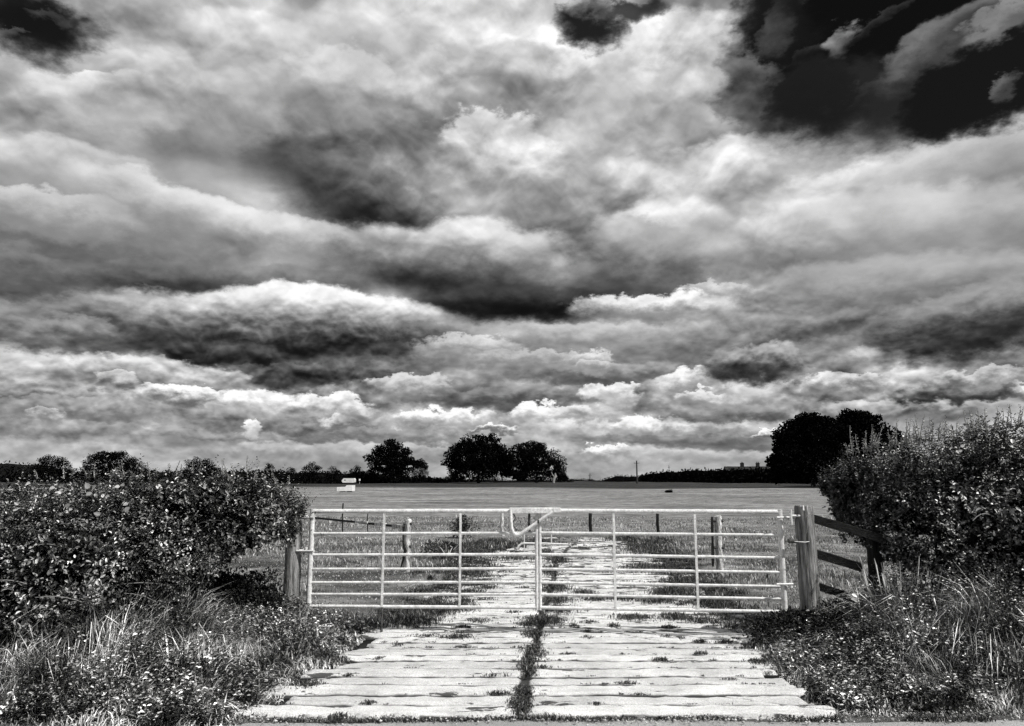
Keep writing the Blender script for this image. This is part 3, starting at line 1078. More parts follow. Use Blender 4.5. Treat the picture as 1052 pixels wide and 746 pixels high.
spec = [(516, 527.0, 22.5, .10, 'pale_post', 'pale round fence post in the field seen left of the gate latch'),
        (468.5, 529.0, 23.5, .06, 'pale_post', 'thin pale stake beside the small round bush in the field'),
        (543.8, 527.5, 23.0, .07, 'dark_post', 'narrow dark fence post in the field seen behind the gate latch'),
        (606.5, 526.5, 23.0, .10, 'dark_post', 'dark fence post with a pale cap beyond the end of the drive'),
        (675.5, 526.5, 23.0, .09, 'dark_post', 'dark crooked fence post in the field seen between the right gate uprights'),
        (352.5, 517.0, 24.0, .045, 'dark_post', 'thin dark stake standing tallest in the field behind the left gate'),
        (378, 525.5, 24.0, .03, 'dark_post', 'very thin short stake in the field over the broken white rail')]
for px, py, Y, w, mk, lab in spec:
    top = at(px, py, Y)
    zb = float(terrain(top.x, top.y))
    o = MB().tube([(top.x + .02, top.y, zb - .1), (top.x - .01, top.y, (zb + top.z) / 2), (top.x, top.y, top.z - .02), (top.x, top.y, top.z)], [w * .55, w * .5, w * .5, w * .38], 10, wob=.05).build('fence_post', M[mk], origin=(top.x, top.y, zb))
    tag(o, lab, 'fence post', 'fence posts standing in the field beyond the drive')

# low bent tube hurdle at the end of the drive
hu = empty('tube_hurdle', (at(556, 560, 17.2).x, 17.2, 0.03))
tag(hu, 'low bent white tube hurdle standing in weeds behind the gate latch', 'hurdle')
q = lambda px, py: at(px, py, 17.2)
MB().tube([q(531, 564), q(533.5, 560.5), q(536, 558.6), q(539, 558.2), q(560, 558.4), q(583, 559.4)], .022, 8).build('top_tube', M['galv'], hu)
for px in (538.6, 566.5):
    MB().tube([q(px, 548.5), q(px, 568)], .013, 8).build('upright', M['galv'], hu)
MB().beam(q(541, 562.5), q(549, 562.5), .05, .09).build('end_plate', M['galv'], hu, smooth=False)

# ------------------------------------------------------------------ hedges
def localise(V, root):
    return V - np.array(root.location)[None, :]


def hedge(name, label, spine, count, seed, shoots, lsize=0.036, view=None):
    """spine: rows of (x, y, top, half depth, foot)  - the hedge runs along it; foliage sits on leafy twigs"""
    rs = np.random.default_rng(seed)
    sp = np.array(spine, float)
    seg = np.sqrt(np.sum(np.diff(sp[:, :2], axis=0) ** 2, axis=1))
    s_ = np.concatenate(([0], np.cumsum(seg)))
    root = empty(name, (float(sp[:, 0].mean()), float(sp[:, 1].mean()), 0.1))
    tag(root, label, 'hedge')

    def surface(u, a, depth=0.0):
        """u along, a: 0 front foot .. pi back foot, over the top"""
        x = np.interp(u, s_, sp[:, 0])
        y = np.interp(u, s_, sp[:, 1])
        top = np.interp(u, s_, sp[:, 2])
        hd = np.interp(u, s_, sp[:, 3])
        foot = np.interp(u, s_, sp[:, 4])
        mid = foot + (top - foot) * 0.42
        lump = (fbm(x * 1.5 + 3, a * 1.6, y * .5, seed, 3) - 0.5) * 0.85 + (vnoise(x * 4.6, a * 5, 0, seed + 5) - .5) * .30
        rr_ = 1 + lump - depth
        ca, sa = np.cos(a), np.sin(a)
        ca = np.sign(ca) * np.abs(ca) ** 0.75
        yy_ = y - hd * ca * rr_
        zz_ = np.where(a > 0, mid + (top - mid) * np.abs(sa) ** .8 * (1 + lump * .60 - depth), 0)
        # under the waist the hedge drops steeply to its foot
        low_ = np.clip(-a, 0, 1)
        zz_ = np.where(a < 0, mid - (mid - foot) * low_, zz_)
        yy_ = np.where(a < 0, y - hd * (1 + 0.10 * low_) * rr_, yy_)
        nrm = np.stack([np.zeros_like(x), -np.where(a < 0, 1.0, np.cos(np.maximum(a, 0))), np.where(a < 0, .15, np.sin(np.maximum(a, 0)) + .15)], 1)
        return np.stack([x, yy_, zz_], 1), unit(nrm)
    L = s_[-1]
    n = count
    u = rs.uniform(0, L, n)
    a = np.where(rs.random(n) < 0.30, -rs.random(n), rs.uniform(0, 2.3, n))
    base, nrm = surface(u, a, rs.uniform(0.10, 0.34, n))
    tdir = unit(nrm * 1.0 + rs.normal(0, .42, (n, 3)) + np.array([0, 0, .42]))
    tl = rs.uniform(.12, .34, n) * np.where(rs.random(n) < .1, 1.5, 1.0)
    K = 15
    # kinds of growth: most fine hawthorn leaves, patches of broad bramble leaves
    kind_ = vnoise(base[:, 0] * 1.9, base[:, 1] * 1.9, base[:, 2] * 2.3, seed + 20)
    ks = np.where(kind_ > .62, 1.55, np.where(kind_ < .30, .78, 1.0))
    tw = rs.random(n) ** 1.2 * .6 + .5 * vnoise(base[:, 0] * 5, base[:, 1] * 5, base[:, 2] * 6, seed + 21)
    P, Td, Nn, Ls, Tw = [], [], [], [], []
    for k in range(K):
        t = (k + .5) / K
        sd_ = rs.normal(0, 1, (n, 3))
        out = unit(np.cross(tdir, sd_))
        pp_ = base + tdir * (tl * t)[:, None] + out * .006 + np.array([0, 0, -.05]) * (t * t)
        P.append(pp_)
        Td.append(unit(out * 1.0 + tdir * .55 + rs.normal(0, .2, (n, 3))))
        Nn.append(unit(tdir * .9 + np.array([0, 0, .7]) + rs.normal(0, .45, (n, 3))))
        Ls.append(lsize * ks * rs.uniform(.6, 1.25, n) * (1.1 - .45 * t))
        Tw.append(tw)
    P, Td, Nn, Ls, Tw = (np.concatenate(q_) for q_ in (P, Td, Nn, Ls, Tw))
    # leave real hollows in the foliage
    hole_ = vnoise(P[:, 0] * 2.6, P[:, 1] * 2.6, P[:, 2] * 3.1, seed + 9)
    keep = (hole_ > 0.27) | (rs.random(len(P)) < .12)
    P, Td, Nn, Ls, Tw = P[keep], Td[keep], Nn[keep], Ls[keep], Tw[keep]
    V, Q = leaves(P, Td, Nn, Ls, Ls * rs.uniform(.42, .68, len(Ls)))
    arr_obj('foliage', localise(V, root), quads=Q, mat=M['hedge'], parent=root, attr={'twig': np.repeat(Tw, 6)})
    # dark inside: solid lumpy core, the hedge's inner shade painted as near-black
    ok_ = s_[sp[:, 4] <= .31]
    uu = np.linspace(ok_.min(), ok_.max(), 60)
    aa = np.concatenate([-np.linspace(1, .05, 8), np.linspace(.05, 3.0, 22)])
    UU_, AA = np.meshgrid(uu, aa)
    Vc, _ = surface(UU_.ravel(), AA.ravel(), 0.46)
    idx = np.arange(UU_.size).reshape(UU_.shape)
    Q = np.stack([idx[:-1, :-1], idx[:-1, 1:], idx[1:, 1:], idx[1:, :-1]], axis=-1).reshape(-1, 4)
    arr_obj('shade_core', localise(Vc, root), quads=Q, mat=M['core'], parent=root)
    # long shoots standing out of the top
    for (px, pyb, pyt, Y, lean) in shoots:
        mb = MB()
        P, Td, Nn, Ls = [], [], [], []
        a0, a1 = at(px, pyb, Y), at(px + lean, pyt, Y + random.uniform(-.1, .1))
        pts = [a0.lerp(a1, t) + Vector((math.sin(t * 3 + px) * .012, 0, 0)) for t in np.linspace(0, 1, 6)]
        mb.tube(pts, [.005, .0045, .004, .003, .0025, .0015], 5)
        m_ = 16
        for k in range(m_):
            t = (k + .3) / m_
            p = a0.lerp(a1, t)
            ang = k * 2.4 + px
            o_ = Vector((math.cos(ang), math.sin(ang), .55)).normalized()
            P.append(p)
            Td.append(o_)
            Nn.append(Vector((random.uniform(-.4, .4), random.uniform(-.9, .1), .6)))
            Ls.append(.030 * (1.15 - .7 * t) * random.uniform(.7, 1.2))
        V, Q = leaves(np.array(P), np.array(Td), np.array(Nn), np.array(Ls), np.array(Ls) * .5)
        b0_ = len(mb.v)
        mb.v += [Vector(v_) for v_ in V]
        mb.f += [tuple(int(i_) + b0_ for i_ in q_) for q_ in Q]
        mb.build('shoot', M['shoot'], root, smooth=False)
    # bare bramble stems arching over the face
    for k in range(34):
        mb = MB()
        u0 = rs.uniform(0, L, 1)
        p0, n0 = surface(u0, np.array([rs.uniform(-.8, 1.4)]), 0.02)
        p0 = Vector(p0[0])
        d0 = Vector((rs.uniform(-1, 1), -.35, rs.uniform(.1, .7))).normalized()
        ln = rs.uniform(.25, .6)
        mb.tube([p0 + d0 * ln * t + Vector((0, -.04 * t, -.30 * ln * t * t)) for t in np.linspace(0, 1, 6)], [.0045, .004, .0038, .003, .0025, .002], 5)
        mb.build('bramble_stem', M['stem'], root)
    return root


ls = []
for k in range(30):
    px = random.uniform(30, 300)
    ls.append((px, 492 + 8 * (px > 265), random.uniform(470, 486) + 10 * (px > 280), 7.2, random.uniform(-5, 5)))
ls += [(254, 490, 468, 7.1, 1), (240, 492, 476, 7.1, -2), (262, 494, 473, 7.1, 4), (196, 486, 474, 7.0, 3), (175, 486, 476, 7.0, -2)]
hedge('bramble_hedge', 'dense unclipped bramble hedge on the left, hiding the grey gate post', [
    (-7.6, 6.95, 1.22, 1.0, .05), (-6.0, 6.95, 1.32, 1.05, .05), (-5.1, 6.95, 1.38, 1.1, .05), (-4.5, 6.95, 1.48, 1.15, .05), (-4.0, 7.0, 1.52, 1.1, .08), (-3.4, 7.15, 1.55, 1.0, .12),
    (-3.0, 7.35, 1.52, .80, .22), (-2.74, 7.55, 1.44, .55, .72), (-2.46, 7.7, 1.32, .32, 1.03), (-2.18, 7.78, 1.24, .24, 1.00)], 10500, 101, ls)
rsx = []
for k in range(80):
    px = random.uniform(868, 1052)
    b0 = 468 - (px - 868) * .16
    rsx.append((px, b0, b0 - random.uniform(6, 30), 6.9, random.uniform(-6, 6)))
rsx += [(944, 456, 424, 6.9, -3), (956, 456, 430, 6.9, 2), (1046, 440, 421, 6.9, 3), (1015, 446, 429, 6.9, -4), (980, 452, 436, 6.9, -3), (998, 450, 434, 6.9, 0)]
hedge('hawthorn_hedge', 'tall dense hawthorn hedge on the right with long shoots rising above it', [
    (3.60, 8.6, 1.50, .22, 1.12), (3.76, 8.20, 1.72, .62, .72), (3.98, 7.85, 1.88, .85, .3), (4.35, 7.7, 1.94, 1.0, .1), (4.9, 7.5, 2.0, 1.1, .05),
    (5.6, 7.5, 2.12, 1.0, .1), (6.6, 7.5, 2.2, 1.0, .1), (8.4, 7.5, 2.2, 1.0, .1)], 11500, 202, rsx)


# ------------------------------------------------------------------ verges, meadow and weeds
def blade_obj(name, P, H, Wd, lean, mat, kind='stuff', az=None):
    n = len(P)
    az = RNG.uniform(0, 2 * math.pi, n) if az is None else az
    V, Q, T = blades(P, H, Wd, lean, az)
    o = arr_obj(name, V, quads=Q, tris=T, mat=mat)
    tag(o, kind=kind)
    return o


def scatter_verge(n, x0, x1, y0, y1, side):
    X = RNG.uniform(x0, x1, n)
    Y = RNG.uniform(y0, y1, n)
    if side < 0:
        off = edge_l(Y) - X
        yr = 5.04 + np.clip((-1.75 - X) * -.0, 0, 1)
    else:
        off = X - edge_r(Y)
        yr = 5.36
    wob = (fbm(X * 2.2, Y * 2.2, 0, 301, 3) - .5) * .55
    roadoff = Y - yr
    d = np.minimum(off, roadoff * 1.4) + wob
    k = d > -.02
    return X[k], Y[k], d[k]


def clumped(X, Y, cell, seed):
    return vnoise(X / cell, Y / cell, 0, seed)


specs = []
for side, x0, x1, y1 in ((-1, -6.6, -1.1, 8.6), (1, 1.75, 6.8, 8.4)):
    # long thin blades
    X, Y, d = scatter_verge(110000, x0, x1, 5.0, y1, side)
    # thin out what the hedge covers
    fr = 6.9
    k = (Y < fr) | (np.abs(X) < 3.0) | (RNG.random(len(X)) < .15)
    X, Y, d = X[k], Y[k], d[k]
    Hmax = np.clip(.05 + .46 * np.clip(d, 0, 1.6) / 1.1, .05, .60)
    if side > 0:
        Hmax = np.where(Y > 6.9, np.minimum(Hmax, .34), Hmax)
    else:
        Hmax = np.where((Y > 7.0) & (X > -2.9), np.minimum(Hmax, .30), Hmax)
        Hmax = np.where((Y > 7.6) & (X > -2.6), np.minimum(Hmax, .22), Hmax)
    H = Hmax * RNG.uniform(.45, 1.1, len(X)) * (.6 + .75 * clumped(X, Y, .35, 311 + side))
    Wd = .0035 + .0065 * RNG.random(len(X)) ** 2 + .008 * (clumped(X, Y, .28, 317) > .70)
    lean = RNG.uniform(.2, 3.2, len(X)) * (.5 + clumped(X, Y, .5, 321))
    az = clumped(X, Y, .6, 331) * 9 + RNG.normal(0, .8, len(X))
    P = np.stack([X, Y, terrain(X, Y) - .01], 1)
    specs.append((P, H, Wd, lean, az))
P, H, Wd, lean, az = (np.concatenate([s_[i] for s_ in specs]) for i in range(5))
o = blade_obj('verge_grass', P, H, Wd, lean, M['verge'], az=az)
tag(o, 'long tangled grass on the verges either side of the drive', 'grass')

# small leafy herbs among the verge grass
specs = []
for side, x0, x1, y1 in ((-1, -6.6, -1.1, 8.2), (1, 1.9, 6.8, 7.6)):
    X, Y, d = scatter_verge(10500, x0, x1, 5.05, y1, side)
    k = d > .16
    X, Y, d = X[k], Y[k], d[k]
    k = clumped(X, Y, .45, 341) > .40
    X, Y, d = X[k], Y[k], d[k]
    hh = np.clip(.08 + .38 * np.clip(d, 0, 1.5), .06, .62) * RNG.uniform(.5, 1.05, len(X))
    hh = np.where((Y > 7.0) & (np.abs(X) < 3.2), np.minimum(hh, .30), hh)
    twv = RNG.random(len(X)) ** 1.3 * .6 + .5 * clumped(X, Y, .3, 345)
    for kk in range(15):
        t = (kk + .6) / 15
        ang = RNG.uniform(0, 6.28, len(X))
        dirs = np.stack([np.cos(ang), np.sin(ang), RNG.uniform(-.1, .7, len(X))], 1)
        bx = np.stack([X + RNG.normal(0, .02, len(X)), Y + RNG.normal(0, .02, len(X)), terrain(X, Y) + hh * t], 1)
        sz = .046 * RNG.uniform(.5, 1.25, len(X)) * (1.1 - .5 * t)
        specs.append((bx, dirs, np.stack([RNG.normal(0, .4, len(X)), RNG.normal(-.2, .4, len(X)), np.ones(len(X))], 1), sz, twv))
P, Td, Nn, Ls, Tw = (np.concatenate([s_[i] for s_ in specs]) for i in range(5))
V, Q = leaves(P, Td, Nn, Ls, Ls * RNG.uniform(.3, .6, len(Ls)))
o = arr_obj('verge_herbs', V, quads=Q, mat=M['herb'], attr={'twig': np.repeat(Tw, 6)})
tag(o, 'small leafy herbs and nettles mixed into the verge grass', 'weeds', kind='stuff')

# meadow grass behind the gates
n = 120000
Y = 8.0 + (34 - 8.0) * RNG.random(n) ** 1.25
X = RNG.uniform(-.80, .80, n) * (Y + 2) * .95
inside = (X > edge_l(Y) + (fbm(X * 1.6, Y * 1.2, 0, 401, 3) - .5) * .9) & (X < edge_r(Y) + (fbm(X * 1.6, Y * 1.2, 0, 402, 3) - .5) * .9) & (Y < 20.6)
hedgez = (Y < 9.2) & ((X < -3.2) | (X > 3.9))
k = ~inside & ~hedgez
X, Y = X[k], Y[k]
tus = fbm(X * .55, Y * .55, 0, 411, 3)
ridge = np.exp(-((Y - 18.0 - .12 * X) / 1.0) ** 2) * (vnoise(X * .8, 3, 0, 413) > .35)
H = .035 + .13 * np.clip((tus - .38) * 2.6, 0, 1) + .10 * ridge
H = H * RNG.uniform(.5, 1.15, len(X))
Wd = .006 + .0009 * Y * RNG.random(len(X))
lean = RNG.uniform(.1, 1.3, len(X))
o = blade_obj('field_grass', np.stack([X, Y, terrain(X, Y) - .006], 1), H, Wd, lean, M['fieldgrass'])
tag(o, 'short rough pasture grass in the field behind the gates', 'grass')


# weeds growing out of the joints and cracks of the concrete
def tuft(cx, cy, rx, ry, n, h, broad=False):
    X = cx + RNG.normal(0, rx * .5, n)
    Y = cy + RNG.normal(0, ry * .5, n)
    r = np.hypot((X - cx) / rx, (Y - cy) / ry)
    H = h * RNG.uniform(.4, 1.1, n) * np.clip(1.15 - .5 * r, .2, 1)
    return np.stack([X, Y, terrain(X, Y) + .028], 1), H


PS, HS = [], []


def put_tuft(px, py, wpx, hpx, n, h):
    g0 = gr(px, py)
    rx = wpx / 2 / FPX * g0.y
    ry = hpx / 2 * g0.y * g0.y / (FPX * EYE)
    a, b_ = tuft(g0.x, g0.y, rx, ry, n, h)
    PS.append(a)
    HS.append(b_)


for (px, py, w, h, n, ht) in [
    (534, 730, 26, 18, 620, .045), (537, 716, 22, 14, 420, .045), (541, 688, 20, 16, 420, .05), (549, 674, 26, 18, 560, .055), (547, 694, 10, 10, 120, .04), (549, 655, 24, 8, 420, .06),
    (559, 641, 46, 9, 900, .085), (545, 645, 26, 5, 300, .06), (573, 630, 40, 9, 500, .10), (470, 658, 34, 5, 300, .05), (440, 656, 40, 3, 160, .03), (492, 641, 26, 5, 160, .05),
    (409, 666, 12, 3, 60, .03), (349, 681, 22, 5, 140, .035), (390, 680, 14, 3, 60, .03), (357, 698, 14, 3, 70, .03), (316, 708, 34, 8, 260, .05), (378, 727, 18, 5, 120, .03), (347, 743, 22, 7, 160, .05),
    (679, 682, 18, 4, 140, .04), (604, 652, 10, 3, 60, .04), (604, 658, 14, 3, 70, .03), (700, 659, 10, 3, 60, .03), (686, 657, 16, 3, 60, .03), (650, 638, 46, 6, 420, .08), (694, 638, 36, 7, 420, .10), (630, 646, 12, 4, 90, .05),
    (606, 642, 16, 3, 90, .04), (590, 646, 12, 3, 70, .04), (612, 728, 14, 3, 60, .03), (750, 702, 20, 2, 70, .02), (755, 660, 14, 3, 70, .03), (780, 684, 30, 5, 200, .05), (660, 718, 22, 3, 70, .02),
    (566, 590, 22, 10, 480, .13), (572, 577, 22, 8, 480, .14), (571, 606, 32, 10, 520, .12), (572, 620, 34, 8, 420, .10), (600, 612, 24, 6, 300, .10), (530, 575, 60, 5, 520, .10),
    (489, 592, 34, 6, 420, .12), (492, 602, 40, 7, 640, .10), (475, 613, 30, 6, 300, .10), (460, 602, 26, 9, 300, .12), (560, 570, 20, 6, 300, .14), (652, 589, 44, 5, 380, .10), (668, 586, 60, 6, 480, .14),
    (690, 612, 46, 10, 900, .14), (676, 620, 50, 7, 620, .10), (640, 617, 40, 5, 380, .10), (610, 618, 30, 5, 220, .08), (700, 600, 34, 9, 520, .14), (660, 568, 50, 9, 620, .22), (690, 575, 40, 9, 620, .20), (640, 556, 40, 5, 520, .2),
    (680, 560, 40, 6, 600, .26), (600, 575, 30, 2, 120, .05), (620, 590, 40, 2, 160, .05), (596, 564, 34, 2, 120, .06), (550, 560, 60, 4, 560, .16), (505, 561, 50, 6, 620, .24), (480, 566, 40, 7, 520, .22), (645, 604, 26, 2, 90, .05),
    (520, 590, 20, 2, 60, .05), (540, 606, 14, 2, 50, .05), (500, 618, 26, 3, 90, .05), (528, 632, 20, 3, 120, .04), (735, 624, 50, 8, 620, .16), (440, 632, 60, 10, 900, .20), (470, 628, 40, 8, 420, .14), (425, 642, 50, 8, 620, .16)]:
    put_tuft(px, py, w, h, n, ht)
# scattered small plants on the near slabs
for k in range(13):
    y = random.uniform(5.5, 8.6)
    x = random.uniform(float(edge_l(y)), float(edge_r(y)))
    y = float(JY[np.argmin(np.abs(JY - y))])
    a, b_ = tuft(x, y, random.uniform(.05, .16), random.uniform(.015, .04), random.randint(40, 150), random.uniform(.03, .06))
    PS.append(a)
    HS.append(b_)
# thin lines of growth along the joints
for jy in JY[1:]:
    nn = 10 + int(random.random() ** 2 * 26)
    for q_ in range(nn):
        x = random.uniform(float(edge_l(jy)) - .05, float(edge_r(jy)) + .05)
        if vnoise(x * 1.4, jy * 3, 0, 441) < .50:
            continue
        cnt = random.randint(5, 22)
        a, b_ = tuft(x, jy, random.uniform(.02, .07), .012, cnt, random.uniform(.010, .030))
        PS.append(a)
        HS.append(b_)
# grass creeping in over the broken edges beyond the gates
for k in range(420):
    y = random.uniform(8.3, 20.5)
    sd_ = random.random() < .5
    x = float(edge_l(y) if sd_ else edge_r(y)) + random.gauss(0, .26)
    a, b_ = tuft(x, y, random.uniform(.06, .28), random.uniform(.05, .16), random.randint(30, 150), random.uniform(.04, .11))
    PS.append(a)
    HS.append(b_)
# ragged line of weeds between the drive and the lane
n = 5200
X = RNG.uniform(-2.4, 3.2, n)
k = vnoise(X * 3.5, 0, 0, 451) > .30
X = X[k]
Y = 5.245 + RNG.normal(0, .020, len(X)) + (vnoise(X * 2, 0, 0, 452) - .5) * .06
PS.append(np.stack([X, Y, np.full(len(X), .005)], 1))
HS.append(RNG.uniform(.012, .05, len(X)) * (.4 + 1.1 * vnoise(X * 4, 0, 0, 453)))
P = np.concatenate(PS)
H = np.concatenate(HS)
o = blade_obj('joint_weeds', P, H, .003 + .0004 * P[:, 1] + .003 * RNG.random(len(P)), RNG.uniform(.3, 1.8, len(P)), M['weed'])
tag(o, 'low weeds and moss growing in the joints of the concrete', 'weeds')


# single plants one can tell apart
def rosette(name, label, px, py, Y, n, ln, wd, mat, cat='weed', upright=.6, group=None, z=None):
    g0 = at(px, py, Y)
    z0 = float(terrain(g0.x, g0.y)) if z is None else z
    root = empty(name, (g0.x, g0.y, z0))
    tag(root, label, cat, group)
    a = np.arange(n) * 2.4 + RNG.uniform(-.3, .3, n)
    up = RNG.uniform(.1, 1, n) * upright
    Td = np.stack([np.cos(a), np.sin(a), up], 1)
    P = np.stack([np.cos(a) * .02, np.sin(a) * .02, np.full(n, .015)], 1)
    Nn = np.stack([-np.cos(a) * up, -np.sin(a) * up, np.ones(n)], 1)
    Ls = ln * RNG.uniform(.6, 1.1, n)
    V, Q = leaves(P, Td, Nn, Ls, wd * RNG.uniform(.8, 1.1, n), fold=.18)
    arr_obj('leaves', V, quads=Q, mat=mat, parent=root)
    mb = MB()
    for k in range(3):
        mb.tube([(0, 0, 0), (random.uniform(-.02, .02), random.uniform(-.02, .02), ln * .35)], [.006, .004], 6)
    o_ = mb.build('stalk', M['stem'], None)
    o_.parent = root
    return root


rosette('dock_plant', 'broad leaved dock plant at the foot of the left verge nearest the lane', 138, 722, 5.75, 15, .26, .10, M['broad'], upright=.9)
rosette('dock_plant', 'smaller bright leaved dock plant just right of the larger one on the left verge', 176, 700, 6.0, 12, .22, .08, M['broad'], upright=1.2)
rosette('dock_plant', 'dock plant with drooping pale leaves low on the right verge', 985, 695, 6.0, 14, .24, .09, M['broad'], upright=.6)
rosette('dock_plant', 'flat spreading dock plant at the edge of the lane right of the drive', 925, 724, 5.65, 16, .17, .07, M['broad'], upright=.3)
rosette('thistle', 'spiky thistle with pale leaves in the field behind the left gate', 460, 560, 15.2, 34, .34, .035, M['broad'], cat='thistle', upright=2.0, z=.05)


def bush(name, label, px, py, Y, w, h, n, mat, cat, lsz, group=None):
    g0 = at(px, py, Y)
    z0 = float(terrain(g0.x, g0.y))
    root = empty(name, (g0.x, g0.y, z0))
    tag(root, label, cat, group)
    v_ = unit(RNG.normal(0, 1, (n, 3)))
    r = RNG.random(n) ** .35
    lump = .45 + 1.0 * fbm(v_[:, 0] * 2.4 + px, v_[:, 1] * 2.4, v_[:, 2] * 2.4, 7, 3)
    nl = 9
    lc = np.stack([RNG.uniform(-.5, .5, nl) * w, RNG.uniform(-.35, .35, nl) * w, RNG.uniform(.18, .62, nl) * h], 1)
    lr = RNG.uniform(.16, .34, nl)
    li = RNG.integers(0, nl, n)
    P = v_ * (r * lump * lr[li])[:, None] * np.array([w, w, h * 1.15]) + lc[li]
    P[:, 2] = np.where(P[:, 2] < .01, RNG.uniform(.01, .15, n), P[:, 2])
    V, Q = leaves(P, unit(v_ + RNG.normal(0, .5, (n, 3))), unit(v_ + np.array([0, 0, .6]) + RNG.normal(0, .5, (n, 3))), lsz * RNG.uniform(.6, 1.2, n), lsz * .55 * RNG.uniform(.7, 1.1, n))
    arr_obj('leaves', V, quads=Q, mat=mat, parent=root)
    o_ = MB().tube([(0, 0, 0), (.02, 0, h * .4), (-.03, 0, h * .7)], [.02, .014, .006], 6).build('stem', M['stem'], None)
    o_.parent = root
    return root


bush('small_bush', 'small round dark bush in the field right of the thin pale stake', 476, 553, 21.5, .55, .75, 900, M['weed'], 'bush', .07)
bush('small_bush', 'squat dark bush of weeds around the thistle behind the left gate', 457, 566, 15.6, .75, .42, 1100, M['weed'], 'bush', .06)
bush('weed_clump', 'low dark clump of weeds alone far out in the open field', 687, 509, 95, .62, .36, 300, M['farleaf'], 'weed clump', .2)

bush('shade_bush', 'added low bush, shade painted into its near-black leaves, at the foot of the grey post left of the gates', 238, 644, 7.70, .80, .62, 11000, M['shade'], 'bush', .04)  # added bush, its near-black leaves paint the shade by the left post
bush('shade_bush', 'added low growth, shade painted into its near-black leaves, around the foot of the thick round post', 842, 642, 7.35, 1.05, .44, 9000, M['shade'], 'bush', .035)  # added growth, shade at the round post put into its leaf colour

# strap leaved clump under the right hedge
g0 = at(925, 640, 6.9)
n = 260
root = empty('grass_clump', (g0.x, g0.y, .14))
tag(root, 'tall clump of broad pale grass blades below the rails on the right', 'grass clump')
V, Q, T = blades(np.stack([RNG.normal(0, .14, n), RNG.normal(0, .1, n), np.zeros(n)], 1), RNG.uniform(.35, .78, n), RNG.uniform(.008, .016, n),
                 RNG.uniform(.2, 1.4, n), RNG.normal(math.pi, .8, n))
arr_obj('blades', V, quads=Q, tris=T, mat=M['verge'], parent=root)
for k in range(12):
    hx, hy, hz = random.uniform(-.3, .3), random.uniform(-.12, .12), random.uniform(.5, .72)
    pt_ = [(hx * .5, hy * .5, 0), (hx * .8, hy * .8, hz * .6), (hx, hy, hz), (hx * 1.05, hy, hz + .06)]
    o_ = MB().tube(pt_, [.0025, .002, .006, .002], 5).build('seed_head', M['verge'], None)
    o_.parent = root

# pale bindweed leaves and flowers on the hedges
P, Td, Nn, Ls = [], [], [], []
fl = [(16, 522), (62, 505), (30, 498), (90, 503), (127, 499), (108, 510), (132, 517), (103, 527), (20, 566), (8, 582), (75, 520), (60, 500), (96, 505), (68, 525), (212, 500), (985, 462), (1038, 455), (1042, 527), (950, 600), (880, 612)]
for px, py in fl:
    Y = 6.05 if px < 500 else 6.45
    for k in range(3):
        p = at(px + random.uniform(-5, 5), py + random.uniform(-4, 4), Y + random.uniform(-.05, .2))
        P.append(p)
        Td.append((random.uniform(-1, 1), -.4, random.uniform(-.6, .6)))
        Nn.append((random.uniform(-.3, .6), -1, .8))
        Ls.append(random.uniform(.03, .055))
V, Q = leaves(np.array(P), np.array(Td), np.array(Nn), np.array(Ls), np.array(Ls) * .85, fold=.1)
o = arr_obj('bindweed_leaves', V, quads=Q, mat=M['broad'])
tag(o, 'large pale bindweed leaves scattered over the hedges', 'bindweed', kind='stuff')

